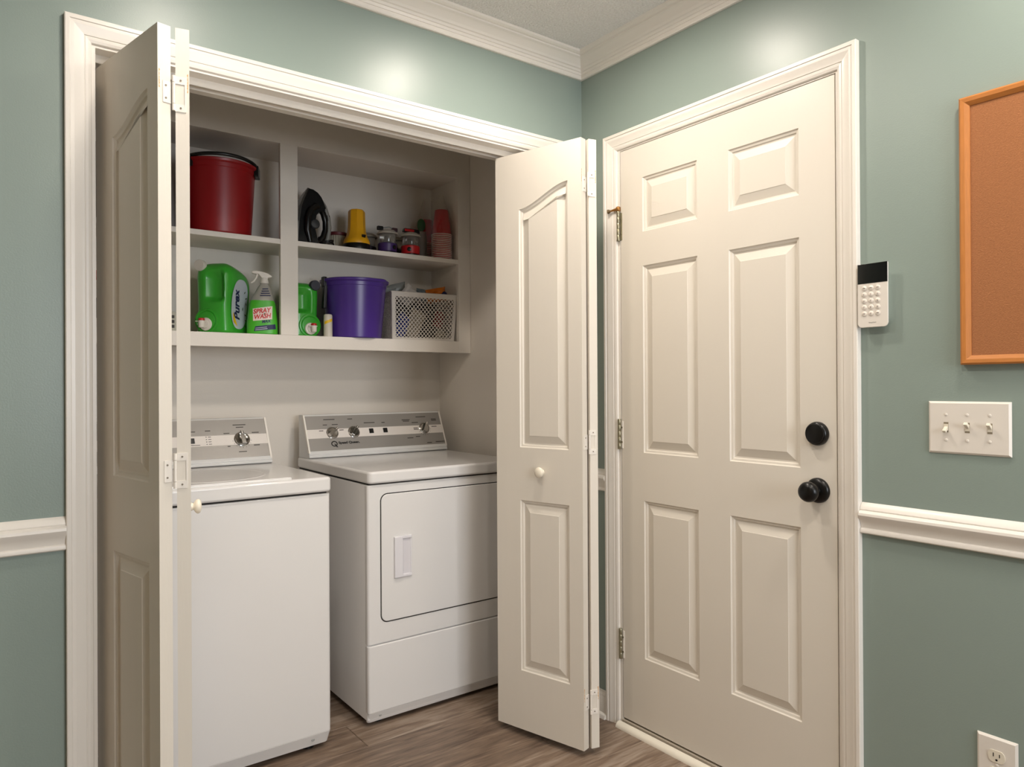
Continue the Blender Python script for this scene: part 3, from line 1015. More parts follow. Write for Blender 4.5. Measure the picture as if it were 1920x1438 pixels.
obj('worktop', MB().prism(rrect(DX0 - 0.001, DX1 + 0.001, DY0 - 0.012, DY1, 0.020, 5), XY, 0.8670, 0.9110), APPL, dr, bevel=0.010, seg=4)
dx0, dx1, dz0, dz1 = -0.6900, -0.100, 0.3665, 0.8295
obj('door_gap_shade', MB().prism(rrect(dx0, dx1, dz0, dz1, 0.028, 8), XZ, DY0 + 0.004, DY0 - 0.0008), SEAM, dr)  # dark ring painted in for the shaded gap around the door
dd = obj('door', MB().prism(rrect(dx0 + 0.0035, dx1 - 0.0035, dz0 + 0.0035, dz1 - 0.0035, 0.025, 8), XZ, DY0 + 0.004, DY0 - 0.0035), APPL, dr, bevel=0.003, seg=3)
# recessed door pull: raised plate with a scoop to the right
hx0, hx1, hz0, hz1 = -0.638, -0.5665, 0.5205, 0.6690
yf = DY0 - 0.0035
hp = obj('door_handle', MB().prism([(hx0, hz0), (hx0 + 0.034, hz0), (hx0 + 0.034, hz1), (hx0, hz1)], XZ, yf + 0.001, yf - 0.009), mat('handle_white', '#e4e2e6', rough=0.3), dd, bevel=0.003, seg=3)
mb = MB()
mb.box(hx0 + 0.030, hx1, yf - 0.006, yf + 0.001, hz1 - 0.010, hz1)
mb.box(hx0 + 0.030, hx1, yf - 0.006, yf + 0.001, hz0, hz0 + 0.010)
mb.box(hx1 - 0.006, hx1, yf - 0.0035, yf + 0.001, hz0, hz1)
obj('handle_rim', mb, MATS['handle_white'], dd, bevel=0.002)
obj('handle_scoop', MB().box(hx0 + 0.034, hx1 - 0.006, yf - 0.0012, yf + 0.001, hz0 + 0.010, hz1 - 0.010), mat('handle_scoop', '#dedbdf', rough=0.35), dd)
body, P, plate, n_, e_ = console(dr, -0.7305, -0.0575, (0.892, 0.936), (0.962, 1.088), 1.092, 1.008, 0.911, (0.0622, 0.1030))
knob(body, P, n_, e_, -0.6128, 0.0850, 0.0245, 52)
knob(body, P, n_, e_, -0.5131, 0.0850, 0.0245, 38)
knob(body, P, n_, e_, -0.1587, 0.0880, 0.0245, 25)
for x_ in (-0.4295, -0.3607):
    plate('rocker_button', x_ - 0.010, x_ + 0.010, 0.0755, 0.0965, BLACKP, 0.0, 0.004)
for xa, xb, v in ((-0.6426, -0.5917, 0.1474), (-0.5321, -0.5096, 0.1470), (-0.4576, -0.4054, 0.1259), (-0.3714, -0.3555, 0.1246), (-0.2669, -0.2255, 0.1330), (-0.262, -0.2300, 0.1265),
                  (-0.1909, -0.1394, 0.1455), (-0.1115, -0.0853, 0.1320), (-0.1115, -0.0853, 0.1255), (-0.2568, -0.2267, 0.0430), (-0.1133, -0.0636, 0.0175), (-0.160, -0.135, 0.0150), (-0.6493, -0.6302, 0.1226),
                  (-0.6081, -0.5814, 0.1232), (-0.6705, -0.6516, 0.0960), (-0.5789, -0.5591, 0.0965), (-0.218, -0.185, 0.118), (-0.212, -0.190, 0.0480), (-0.118, -0.090, 0.0945), (-0.215, -0.192, 0.0905), (-0.215, -0.192, 0.0835)):
    dash(plate, xa, xb, v)
for k in range(9):
    a_ = math.radians(100 + k * 20)
    x_, v_ = -0.1587 + 0.0330 * math.sin(a_), 0.0880 + 0.0330 * math.cos(a_)
    plate('dial_tick', x_ - 0.0007, x_ + 0.0007, v_ - 0.0016, v_ + 0.0016, INKG, 0.0008, 0.0015)
# maker's emblem and lettering
mb = MB()
O_ = Vector(P(-0.6123, 0.0345, 0.0013))
ringo = [O_ + Vector((1, 0, 0)) * (0.0145 * math.cos(a_ * math.pi / 20)) + e_ * (0.0130 * math.sin(a_ * math.pi / 20)) for a_ in range(40)]
ringi = [O_ + Vector((1, 0, 0)) * (0.0098 * math.cos(a_ * math.pi / 20)) + e_ * (0.0082 * math.sin(a_ * math.pi / 20)) for a_ in range(40)]
for k in range(40):
    j = (k + 1) % 40
    mb.face([ringo[k], ringo[j], ringi[j], ringi[k]])
U = Vector((1, 0, 0))
mb.face([O_ + U * -0.001 - e_ * 0.001, O_ + U * 0.0035 + e_ * 0.0005, O_ + U * 0.0150 - e_ * 0.0165, O_ + U * 0.0080 - e_ * 0.0165])
obj('emblem', mb, INK, body)
text_part('brand_lettering', 'Speed Queen.', INK, body, P(-0.5935, 0.0290, 0.0008), (1, 0, 0), e_, 0.0150, width=0.099, bold=0.05)

# ------------------------------------------------------------------ wall cabinet (open shelves)
KF, KB = 0.790, 1.055       # face, back
cab = thing('wall_cabinet', (-0.85, 0.93, 1.366), 'cream painted open wall cabinet with two bays above the washer and dryer', 'cabinet')
ZS0, ZS1, ZT = 1.419, 1.797, 2.175
obj('bottom_rail', MB().box(CL + 0.07, -0.052, KF, KF + 0.019, 1.366, ZS0), CREAM, cab, bevel=0.001)
obj('right_stile', MB().box(-0.052, CW - 0.001, KF, KF + 0.019, 1.366, H - 0.002), CREAM, cab, bevel=0.001)
obj('left_stile', MB().box(CL + 0.001, CL + 0.07, KF, KF + 0.019, 1.366, H - 0.002), CREAM, cab, bevel=0.001)
obj('middle_stile', MB().box(-0.8815, -0.8110, KF - 0.0005, KF + 0.0185, ZS0, ZT), CREAM, cab, bevel=0.001)
obj('top_rail', MB().box(CL + 0.07, -0.052, KF, KF + 0.019, ZT, H - 0.002), CREAM, cab, bevel=0.001)
obj('bottom_board', MB().box(CL + 0.03, -0.040, KF + 0.019, KB, 1.395, ZS0), CREAM, cab)
obj('shelf_board', MB().box(CL + 0.03, -0.040, KF + 0.002, KB, 1.777, ZS1), CREAM, cab, bevel=0.001)
obj('top_board', MB().box(CL + 0.03, -0.040, KF + 0.019, KB, ZT + 0.004, ZT + 0.022), CREAM, cab)
obj('back_panel', MB().box(CL + 0.001, CW - 0.001, KB, CB - 0.001, 1.376, H - 0.002), CREAM, cab)
obj('side_panel', MB().box(-0.040, -0.022, KF + 0.019, KB, 1.376, ZT + 0.022), CREAM, cab)
obj('side_panel', MB().box(CL + 0.012, CL + 0.030, KF + 0.019, KB, 1.376, ZT + 0.022), CREAM, cab)


# ------------------------------------------------------------------ buckets
def bucket(name, label, c, rb, rtp, h, m, front_handle, spout):
    t = thing(name, c, label, 'bucket')
    n = 64
    prof = [(0.002, 0.004), (rb - 0.01, 0.004), (rb - 0.004, 0.0), (rb, 0.004), (rtp - 0.004, h - 0.032), (rtp - 0.001, h - 0.030), (rtp, h - 0.016), (rtp + 0.008, h - 0.011), (rtp + 0.0095, h - 0.003),
            (rtp + 0.004, h), (rtp - 0.002, h - 0.001), (rtp - 0.006, h - 0.03), (rb - 0.004, 0.008), (0.002, 0.008)]
    mb = MB()
    rings = []
    for r, z in prof:
        ring = []
        for i in range(n):
            a = 2 * math.pi * i / n
            rr = r
            if spout is not None and z > h - 0.06:
                da = abs((a - spout + math.pi) % (2 * math.pi) - math.pi)
                rr += 0.012 * math.exp(-(da / 0.16) ** 2) * (z - (h - 0.06)) / 0.06
            ring.append((c[0] + rr * math.cos(a), c[1] + rr * math.sin(a), c[2] + z))
        rings.append(ring)
    mb.loft(rings)
    obj('bucket_body', mb, m, t, smooth=35)
    R = rtp + 0.005
    A0, A1 = (math.radians(-24), math.radians(-156)) if front_handle else (math.radians(24), math.radians(184))
    path = []
    for k in range(33):
        a = A0 + (A1 - A0) * k / 32
        sn = math.sin(math.pi * k / 32)
        dz = (0.002 + 0.010 * sn) if front_handle else (-0.016 + 0.020 * sn)
        path.append((c[0] + R * math.cos(a), c[1] + R * math.sin(a), c[2] + h + dz))
    obj('handle', MB().tube(path, 0.0068 if front_handle else 0.003, 10), BLACKP, t, smooth=50)
    for a in (A0, A1):
        rad, tan = Vector((math.cos(a), math.sin(a), 0)), Vector((-math.sin(a), math.cos(a), 0))
        cc = Vector(c) + rad * (rtp + 0.004) + Vector((0, 0, h - 0.014))
        obj('handle_ear', MB().obox(cc, rad, tan, (0, 0, 1), 0.009, 0.030 if front_handle else 0.012, 0.021), BLACKP, t, bevel=0.004, seg=3)
    if not front_handle:
        cc = Vector(c) + Vector((math.cos(A1), math.sin(A1), 0)) * (rtp + 0.002) + Vector((0, 0, h - 0.072))
        obj('handle_grip', MB().obox(cc, (1, 0, 0), (0, 1, 0), (0.05, 0, 1), 0.008, 0.012, 0.055), BLACKP, t, bevel=0.004)
    return t


bucket('mop_bucket', 'dark red plastic bucket with black handle on the upper left shelf', (-1.085, 0.905, ZS1), 0.120, 0.139, 0.274, REDB, True, None)
bucket('pail', 'purple plastic bucket on the lower shelf beside the white basket', (-0.526, 0.885, ZS0), 0.114, 0.138, 0.250, PURP, False, math.radians(-62))


# ------------------------------------------------------------------ green detergent jugs
def jug(label, fl, phi, w, d, h, mirror, capm):
    a = math.radians(phi)
    c = (fl[0] + math.cos(a) * w / 2, fl[1] - math.sin(a) * w / 2, ZS0)
    t = thing('detergent_jug', c, label, 'detergent', 'green dispenser jugs', rz=-a)
    sx = -1 if mirror else 1
    NT, NZ = 120, 70
    hw, hd = w / 2, d / 2
    rings = []
    for k in range(NZ + 1):
        tt = k / NZ
        if tt < 0.04:
            s = 0.93 + 0.07 * math.sin(tt / 0.04 * math.pi / 2)
        elif tt > 0.74:
            q = (tt - 0.74) / 0.26
            s = max(0.02, (1 - q ** 3.4) ** 0.6)
        else:
            s = 1.0
        ring = []
        for i in range(NT):
            th = 2 * math.pi * i / NT
            ct, st = math.cos(th), math.sin(th)
            ex = 2 / 4.6
            x = hw * math.copysign(abs(ct) ** ex, ct) * (s if tt > 0.5 else s)
            yv = hd * math.copysign(abs(st) ** ex, st) * s
            top = h * (1 - 0.13 * max(0, (yv + hd) / d) ** 2.0)
            z = tt * top
            # waist and shoulders
            x *= 1 - 0.05 * math.sin(min(1, tt / 0.76) * math.pi) ** 2
            # hand recess in the tap face
            if yv < -0.5 * hd:
                u_ = sx * x / hw
                fx = max(0, min(1, (u_ + 0.30) / 0.16)) * max(0, min(1, (0.74 - u_) / 0.24))
                fz = max(0, min(1, (tt - 0.42) / 0.07)) * max(0, min(1, (0.87 - tt) / 0.12))
                yv += 0.026 * fx * fz
            ring.append((x, yv + hd, z))
        rings.append(ring)
    obj('jug_body', MB().loft(rings), GREEN, t, smooth=60, local=True)
    # tap boss, tap and cap on the front face
    MY = Matrix(((1, 0, 0), (0, 0, -1), (0, 1, 0)))     # local z -> -y
    tx, tz = -sx * hw * 0.22, 0.034
    obj('tap_boss', MB().lathe([(0.048, -0.002), (0.046, 0.004), (0.040, 0.005), (0.036, 0.002), (0.034, 0.005), (0.028, 0.006), (0.002, 0.006)], (tx, 0.0005, tz + 0.014), 40, MY), GREEN, t, smooth=40, local=True)
    tp = empty('dispenser_tap')
    tp.parent = t
    obj('tap_flange', MB().lathe([(0.024, 0.004), (0.025, 0.008), (0.023, 0.012), (0.016, 0.013), (0.015, 0.016), (0.002, 0.016)], (tx, 0, tz), 36, MY), WPLAS, tp, smooth=40, local=True)
    obj('tap_spout', MB().lathe([(0.0095, -0.016), (0.011, -0.014), (0.0115, 0.010), (0.002, 0.011)], (tx - sx * 0.006, -0.026, tz + 0.002), 24), WPLAS, tp, smooth=40, local=True)
    obj('tap_button', MB().lathe([(0.0115, 0.0), (0.0115, 0.006), (0.008, 0.009), (0.001, 0.0095)], (tx - sx * 0.006, -0.026, tz + 0.013), 24), REDT, tp, smooth=40, local=True)
    obj('tap_lever', MB().box(tx - sx * 0.006 - 0.023, tx - sx * 0.006 + 0.014, -0.030, -0.022, tz + 0.0085, tz + 0.0115), WPLAS, tp, local=True)
    obj('vent_cap', MB().lathe([(0.0195, 0.0), (0.0215, 0.002), (0.0215, 0.020), (0.0195, 0.0225), (0.0005, 0.0225)], (-sx * hw * 0.62, 0.016, h * 0.915), 36, MY), capm, t, smooth=40, local=True)
    return t, hw, hd


jt, hw, hd = jug('big green laundry jug with white tap and silver label, left of the spray bottle', (-1.180, 0.902), 44, 0.142, 0.198, 0.284, False, mat('cap_pale', '#d2ccc2', rough=0.5))
# label on the right side (local +x face)
lab = []
for k in range(40):
    a_ = 2 * math.pi * k / 40
    yy = 0.090 + 0.060 * math.copysign(abs(math.cos(a_)) ** 0.8, math.cos(a_)) + 0.014 * math.sin(a_)
    zz = 0.118 + 0.098 * math.copysign(abs(math.sin(a_)) ** 0.75, math.sin(a_))
    lab.append((yy, zz))
XL = hw * 0.972


def lx(zz):
    return hw * (1 - 0.05 * math.sin(min(1, zz / (0.282 * 0.70)) * math.pi) ** 2) + 0.0012


lb = MB()
ctr = (lx(0.118), 0.090, 0.118)
lb.add([(lx(z_), y_, z_) for y_, z_ in lab] + [ctr], [(k, (k + 1) % 40, 40) for k in range(40)])
lo = obj('label', lb, LABW, jt, local=True)
text_part('label_lettering', 'Purex', NAVY, lo, (lx(0.11) + 0.002, 0.086, 0.056), (0, 0, 1), (0, -1, 0), 0.042, width=0.122, local=True, bold=0.03, shear=0.2)
obj('label_flash', MB().face([(lx(0.06) + 0.001, 0.036, 0.085), (lx(0.04) + 0.001, 0.040, 0.045), (lx(0.03) + 0.001, 0.066, 0.030), (lx(0.03) + 0.001, 0.058, 0.046)]), LABY, lo, local=True)
rr = random.Random(5)
for k in range(7):
    y_, z_ = 0.112 + rr.random() * 0.028, 0.035 + k * 0.022
    an = rr.random() * 3
    L_ = 0.009
    dx, dz = math.cos(an) * L_, math.sin(an) * L_
    obj('label_leaf', MB().face([(lx(z_) + 0.0014, y_ - dx, z_ - dz), (lx(z_) + 0.0014, y_ + dz * 0.35, z_ - dx * 0.35), (lx(z_) + 0.0014, y_ + dx, z_ + dz), (lx(z_) + 0.0014, y_ - dz * 0.35, z_ + dx * 0.35)]), LABG, lo, local=True)
jug('green laundry jug with white tap and dark cap, half hidden behind the middle stile', (-0.806, 0.862), -3, 0.118, 0.165, 0.236, True, mat('cap_dark', '#2c2d38', rough=0.45))

# ------------------------------------------------------------------ spray bottle
sb = thing('spray_bottle', (-0.936, 0.846, ZS0), 'green stain remover spray bottle with white trigger between the jug and the middle stile', 'spray bottle', rz=-0.28)


def oval(cx, cy, hx, hy, z, n=36, p=3.0):
    out = []
    for i in range(n):
        th = 2 * math.pi * i / n
        ct, st = math.cos(th), math.sin(th)
        out.append((cx + hx * math.copysign(abs(ct) ** (2 / p), ct), cy + hy * math.copysign(abs(st) ** (2 / p), st), z))
    return out


LOW = ((0, 0.054, 0.030), (0.004, 0.0585, 0.034), (0.05, 0.0575, 0.034), (0.09, 0.053, 0.033), (0.118, 0.050, 0.032), (0.134, 0.045, 0.031))
UPP = ((0.1335, 0.0455, 0.0312, 0), (0.148, 0.041, 0.029, 0.002), (0.167, 0.032, 0.025, 0.005), (0.187, 0.024, 0.020, 0.007), (0.199, 0.016, 0.015, 0.008), (0.208, 0.014, 0.014, 0.008))
obj('bottle_lower', MB().loft([oval(0, 0, hx, hy, z, 56) for z, hx, hy in LOW]), GREEN2, sb, smooth=40, local=True)
obj('bottle_upper', MB().loft([oval(ox, 0, hx, hy, z, 40, p=2.4) for z, hx, hy, ox in UPP]), GREYB, sb, smooth=40, local=True)


def skin(x, z, eps):
    T = [(a, b, c, 0.0, 3.0) for a, b, c in LOW[:-1]] + [(a, b, c, d, 2.4) for a, b, c, d in UPP]
    for p, q in zip(T[:-1], T[1:]):
        if p[0] <= z <= q[0]:
            f = (z - p[0]) / (q[0] - p[0])
            hx, hy, ox, ex = [p[k] * (1 - f) + q[k] * f for k in (1, 2, 3, 4)]
            u_ = min(0.98, abs((x - ox) / hx))
            return -hy * (1 - u_ ** ex) ** (1 / ex) - eps
    return -0.03


def patch(name, quad, m, eps, nu=14, nv=4):
    a, b, c, d = quad
    mb = MB()
    g = []
    for j in range(nv + 1):
        for i in range(nu + 1):
            u_, v_ = i / nu, j / nv
            x = (a[0] * (1 - u_) + b[0] * u_) * (1 - v_) + (d[0] * (1 - u_) + c[0] * u_) * v_
            z = (a[1] * (1 - u_) + b[1] * u_) * (1 - v_) + (d[1] * (1 - u_) + c[1] * u_) * v_
            g.append((x, skin(x, z, eps), z))
    mb.add(g, [(j * (nu + 1) + i, j * (nu + 1) + i + 1, (j + 1) * (nu + 1) + i + 1, (j + 1) * (nu + 1) + i) for j in range(nv) for i in range(nu)])
    return obj(name, mb, m, sb, local=True)


patch('label_panel', [(-0.035, 0.052), (0.036, 0.060), (0.037, 0.112), (-0.036, 0.100)], PINKW, 0.0008)
patch('label_band', [(-0.032, 0.012), (0.050, 0.022), (0.048, 0.041), (-0.027, 0.031)], NAVY, 0.0010, 20)
patch('label_band', [(-0.028, 0.0155), (0.018, 0.0215), (0.018, 0.0245), (-0.027, 0.0185)], mat('label_pale_line', '#b9b9c6', rough=0.5), 0.0014)
patch('label_band', [(-0.027, 0.0225), (0.016, 0.028), (0.016, 0.0305), (-0.026, 0.0250)], MATS['label_pale_line'], 0.0014)
e1 = Vector((1, 0, 0.13)).normalized()
e2 = Vector((0, 0, 1))
for s_, x_, z_, h_, w_, m_ in (('SPRAY', -0.034, 0.0790, 0.0190, 0.067, REDTX), ('WASH', -0.031, 0.0580, 0.0185, 0.063, REDTX), ('MAX', -0.002, 0.0435, 0.0120, 0.034, NAVY), ('&', 0.004, 0.0770, 0.007, None, LABG)):
    o = text_part('label_lettering', s_, m_, sb, (x_, 0, z_), e1, e2, h_, width=w_, local=True, bold=0.028, shear=0.15)
    for v in o.data.vertices:
        v.co.y = skin(v.co.x, v.co.z, 0.0022)
for k in range(4):
    z_ = 0.150 + k * 0.009
    w_ = 0.019 - k * 0.003
    patch('label_print', [(0.010 - w_, z_), (0.012 + w_, z_ + 0.002), (0.012 + w_, z_ + 0.0058), (0.010 - w_, z_ + 0.0042)], NAVY, 0.0008, 8, 1)
hx_, hz_, by = 0.008, 0.204, 0.0
tr = empty('trigger_head', (0, 0, 0))
tr.parent = sb
tr.location = (0, 0, 0)
obj('collar', MB().lathe([(0.016, 0.0), (0.0165, 0.003), (0.014, 0.014), (0.012, 0.022)], (hx_, by, hz_), 24), WPLAS, tr, smooth=40, local=True)
prof = [(-0.047, 0.038), (-0.046, 0.047), (-0.030, 0.049), (-0.008, 0.046), (0.014, 0.040), (0.029, 0.030), (0.030, 0.024), (0.014, 0.022), (0.011, 0.010), (-0.006, 0.012), (-0.014, 0.026), (-0.022, 0.036), (-0.034, 0.036)]
obj('sprayer_body', MB().prism([(hx_ + p[0], hz_ + p[1]) for p in prof], XZ, by - 0.009, by + 0.009), WPLAS, tr, bevel=0.003, local=True)
obj('trigger', MB().tube([(hx_ - 0.026, by, hz_ + 0.036), (hx_ - 0.030, by, hz_ + 0.022), (hx_ - 0.040, by, hz_ + 0.006), (hx_ - 0.050, by, hz_ + 0.000)], [0.005, 0.0045, 0.004, 0.003], 10), WPLAS, tr, smooth=50, local=True)

# small spray can between jug and pail
sc = thing('aerosol_can', (-0.668, 0.835, ZS0), 'small white can with yellow scribbles between the green jug and purple bucket', 'can')
obj('can_body', MB().lathe([(0.016, 0), (0.018, 0.002), (0.018, 0.088), (0.016, 0.094), (0.010, 0.096), (0.002, 0.096)], (-0.668, 0.835, ZS0), 28), mat('can_white', '#cfc8b8', rough=0.4, vary=0.12, vscale=30), sc, smooth=40)
obj('can_swash', MB().loft([[(-0.668 + 0.0186 * math.cos(a_), 0.835 + 0.0186 * math.sin(a_), ZS0 + z0 + 0.014 * k / 8) for k, a_ in enumerate([math.radians(200 + 14 * q) for q in range(9)])] for z0 in (0.052, 0.064)], closed=False, cap=False), LABY, sc)

# dark and printed goods at the far left of the shelves, seen through the door gaps
bt = thing('black_tote', (-1.42, 0.92, ZS1), 'black fabric tote standing left of the red bucket', 'bag')
obj('tote_body', MB().loft([oval(-1.415, 0.925, hx, hy, ZS1 + z, 40, 5) for z, hx, hy in ((0, 0.125, 0.09), (0.01, 0.135, 0.10), (0.15, 0.140, 0.105), (0.27, 0.135, 0.10), (0.275, 0.12, 0.09))]), BLACKP, bt, smooth=40)
obj('tote_handle', MB().tube([(-1.415 + 0.06 * math.cos(a_ * math.pi / 12), 0.90, ZS1 + 0.272 + 0.045 * math.sin(a_ * math.pi / 12)) for a_ in range(13)], 0.006, 8), BLACKP, bt, smooth=50)
cbn = thing('cleaner_bottle', (-1.500, 0.90, ZS0), 'white cleaner bottle with red cap at the far left of the lower shelf', 'bottle')
obj('bottle_body', MB().lathe([(0.03, 0), (0.036, 0.004), (0.036, 0.13), (0.030, 0.155), (0.014, 0.17), (0.014, 0.18)], (-1.500, 0.90, ZS0), 32), WPLAS, cbn, smooth=40)
obj('bottle_cap', MB().lathe([(0.016, 0.175), (0.017, 0.178), (0.016, 0.21), (0.002, 0.211)], (-1.500, 0.90, ZS0), 24), REDT, cbn, smooth=40)
obj('bottle_label', MB().lathe([(0.0365, 0.04), (0.0365, 0.11)], (-1.500, 0.90, ZS0), 32, cap=False), INKG, cbn, smooth=40)
bxx = thing('detergent_box', (-1.30, 0.90, ZS0), 'small pale carton with dark print, between the red-capped bottle and the big green jug', 'box')
obj('carton', MB().box(-1.345, -1.245, 0.86, 0.94, ZS0, ZS0 + 0.075), mat('carton_pale', '#b9b6a8', rough=0.7), bxx, bevel=0.001)
for k in range(3):
    obj('carton_print', MB().box(-1.335, -1.255, 0.8592, 0.8605, ZS0 + 0.015 + k * 0.018, ZS0 + 0.026 + k * 0.018), INKG, bxx)

# ------------------------------------------------------------------ lattice basket
bk = thing('plastic_basket', (-0.21, 0.925, ZS0), 'white plastic lattice basket full of packets at the right of the lower shelf', 'basket')
BX0, BX1, BY0, BY1, BH = -0.385, -0.048, 0.815, 1.035, 0.214
tp_ = 0.012
c_t = [(-0.370, 0.838), (-0.043, 0.815), (-0.043, 1.020), (-0.358, 1.036)]
c_b = [(-0.364, 0.845), (-0.058, 0.824), (-0.058, 1.010), (-0.350, 1.028)]
BASKM = mat('basket_white', '#ddd6cd', rough=0.4)


def lattice(i):
    A0, A1 = Vector((*c_b[i], ZS0 + 0.003)), Vector((*c_b[(i + 1) % 4], ZS0 + 0.003))
    B0, B1 = Vector((*c_t[i], ZS0 + BH)), Vector((*c_t[(i + 1) % 4], ZS0 + BH))
    W = (B1 - B0).length
    ex = (B1 - B0).normalized()
    nrm = ex.cross(Vector((0, 0, 1))).normalized()
    Pm = lambda u, v, h=0.0: (A0.lerp(A1, u)).lerp(B0.lerp(B1, u), v) + nrm * h
    mb = MB()
    nu = max(4, round(W / 0.0205))
    nv = 9
    m0, m1, v0, v1 = 0.045, 0.955, 0.045, 0.905
    if W < 0.25:
        m0, m1 = 0.07, 0.93
    du, dv = (m1 - m0) / nu, (v1 - v0) / nv
    hu, hv = du * 0.064, dv * 0.064
    th = 0.0012

    def bar(ua, va, ub, vb):
        d = 1 if ub > ua else -1
        # strip in uv with half width (hu,hv) perpendicular
        q = [(ua - hu, va + d * hv), (ua + hu, va - d * hv), (ub + hu, vb - d * hv), (ub - hu, vb + d * hv)]
        f = [Pm(*p, th) for p in q] + [Pm(*p, -th) for p in q]
        mb.add(f, [(0, 1, 2, 3), (7, 6, 5, 4), (0, 4, 5, 1), (1, 5, 6, 2), (2, 6, 7, 3), (3, 7, 4, 0)])
    for k in range(-nv, nu + 1):
        # rising bars from (k,0)
        a0, b0 = (k, 0) if k >= 0 else (0, -k)
        n_ = min(nu - a0, nv - b0)
        if n_ > 0:
            bar(m0 + a0 * du, v0 + b0 * dv, m0 + (a0 + n_) * du, v0 + (b0 + n_) * dv)
    for k in range(0, nu + nv + 1):
        a0, b0 = (k, 0) if k <= nu else (nu, k - nu)
        n_ = min(a0, nv - b0)
        if n_ > 0:
            bar(m0 + a0 * du, v0 + b0 * dv, m0 + (a0 - n_) * du, v0 + (b0 + n_) * dv)

    def strip(ua, ub, va, vb):
        q = [(ua, va), (ub, va), (ub, vb), (ua, vb)]
        f = [Pm(*p, th * 1.3) for p in q] + [Pm(*p, -th) for p in q]
        mb.add(f, [(0, 1, 2, 3), (7, 6, 5, 4), (0, 4, 5, 1), (1, 5, 6, 2), (2, 6, 7, 3), (3, 7, 4, 0)])
    strip(0, m0 + hu, 0, 1)
    strip(m1 - hu, 1, 0, 1)
    strip(m0, m1, 0, v0 + hv * 0.5)
    strip(m0, m1, v1 - hv * 0.5, 1)
    return mb


for i, nm in enumerate(('lattice_front', 'lattice_end', 'lattice_back', 'lattice_end')):
    obj(nm, lattice(i), BASKM, bk)
obj('basket_floor', MB().box(c_b[0][0], c_b[1][0], c_b[0][1], c_b[2][1], ZS0, ZS0 + 0.003), BASKM, bk)
mb = MB()
for a_, b_ in zip(c_t, c_t[1:] + c_t[:1]):
    mb.tube([(a_[0], a_[1], ZS0 + BH), (b_[0], b_[1], ZS0 + BH)], 0.0035, 8)
obj('basket_rim', mb, BASKM, bk, smooth=50)


def pouch(name, label, c, size, rot, m, crumple=0.12, seed=1, cat='packet', extra=None):
    """a soft filled packet: pillow with crumpled edges"""
    rr = random.Random(seed)
    w, h, th = size
    n = 14
    R = Matrix.Rotation(rot[2], 3, 'Z') @ Matrix.Rotation(rot[1], 3, 'Y') @ Matrix.Rotation(rot[0], 3, 'X')
    noise = [[rr.uniform(-1, 1) for _ in range(n + 1)] for _ in range(n + 1)]
    mb = MB()
    vs = []
    for sd in (1, -1):
        for i in range(n + 1):
            for j in range(n + 1):
                u_, v_ = 2 * i / n - 1, 2 * j / n - 1
                puff = (max(0, (1 - u_ ** 4)) * max(0, (1 - v_ ** 4))) ** 0.55
                x_ = w / 2 * u_ * (1 - 0.06 * (1 - abs(v_) ** 2) * abs(u_))
                z_ = h / 2 * v_
                y_ = sd * th / 2 * puff * (1 + crumple * noise[i][j] * 2) + 0.004 * math.sin(5 * u_ + seed)
                vs.append(tuple(Vector(c) + R @ Vector((x_, y_, z_))))
    fs = []
    N1 = (n + 1) ** 2
    for sd in (0, 1):
        for i in range(n):
            for j in range(n):
                q = [sd * N1 + i * (n + 1) + j, sd * N1 + (i + 1) * (n + 1) + j, sd * N1 + (i + 1) * (n + 1) + j + 1, sd * N1 + i * (n + 1) + j + 1]
                fs.append(q if sd == 0 else q[::-1])
    mb.add(vs, fs)
    o = obj(name, mb, m, None, smooth=45, base=c)
    return tag(o, label, cat, 'packets in the white basket')


pouch('packet', 'royal blue packet at the lower left inside the lattice basket', (-0.300, 0.882, ZS0 + 0.064), (0.070, 0.115, 0.03), (0, 0.5, 0.05), mat('packet_blue', '#243a9a', rough=0.4), seed=2)
pouch('packet', 'beige packet lying across the middle of the lattice basket', (-0.232, 0.880, ZS0 + 0.080), (0.085, 0.130, 0.030), (0.05, 0.40, 0.05), mat('packet_beige', '#c9bba4', rough=0.45), seed=3)
pouch('packet', 'dark red packet at the right inside the lattice basket', (-0.105, 0.880, ZS0 + 0.105), (0.055, 0.075, 0.03), (0, 0.3, 0), mat('packet_red', '#8e1c20', rough=0.45), seed=4)
pouch('packet', 'pale packet low in the right corner of the lattice basket', (-0.094, 0.878, ZS0 + 0.030), (0.06, 0.05, 0.03), (0, 0.4, 0), mat('packet_pale', '#bdb5a2', rough=0.5), seed=5)
pouch('packet', 'black packet standing at the back of the lattice basket', (-0.175, 0.965, ZS0 + 0.098), (0.21, 0.18, 0.05), (0, 0.0, 0.0), mat('packet_black', '#191715', rough=0.5), seed=6)
pouch('packet', 'silver grey packet sticking out at the top left of the basket', (-0.303, 0.955, ZS0 + 0.225), (0.145, 0.075, 0.035), (0.2, -0.30, 0.1), mat('packet_grey', '#8f9390', rough=0.35), seed=7)
pouch('packet', 'white cornered packet poking out of the basket top beside the grey one', (-0.262, 0.890, ZS0 + 0.208), (0.075, 0.085, 0.018), (0.1, 0.72, 0.0), mat('packet_white', '#c9c3bd', rough=0.4), crumple=0.04, seed=8)
og = pouch('packet', 'bright orange packet with a blue spot sticking out at the top right of the basket', (-0.103, 0.905, ZS0 + 0.222), (0.115, 0.065, 0.03), (0.1, -0.22, 0.0), mat('packet_orange', '#e07b14', rough=0.4), seed=9)
mb = MB()
obj('blue_spot', MB().lathe([(0.017, 0), (0.015, 0.003), (0.001, 0.004)], (-0.070, 0.888, ZS0 + 0.224), 20, Matrix(((1, 0, 0), (0, 0, -1), (0, 1, 0)))), NAVY, og, smooth=40)
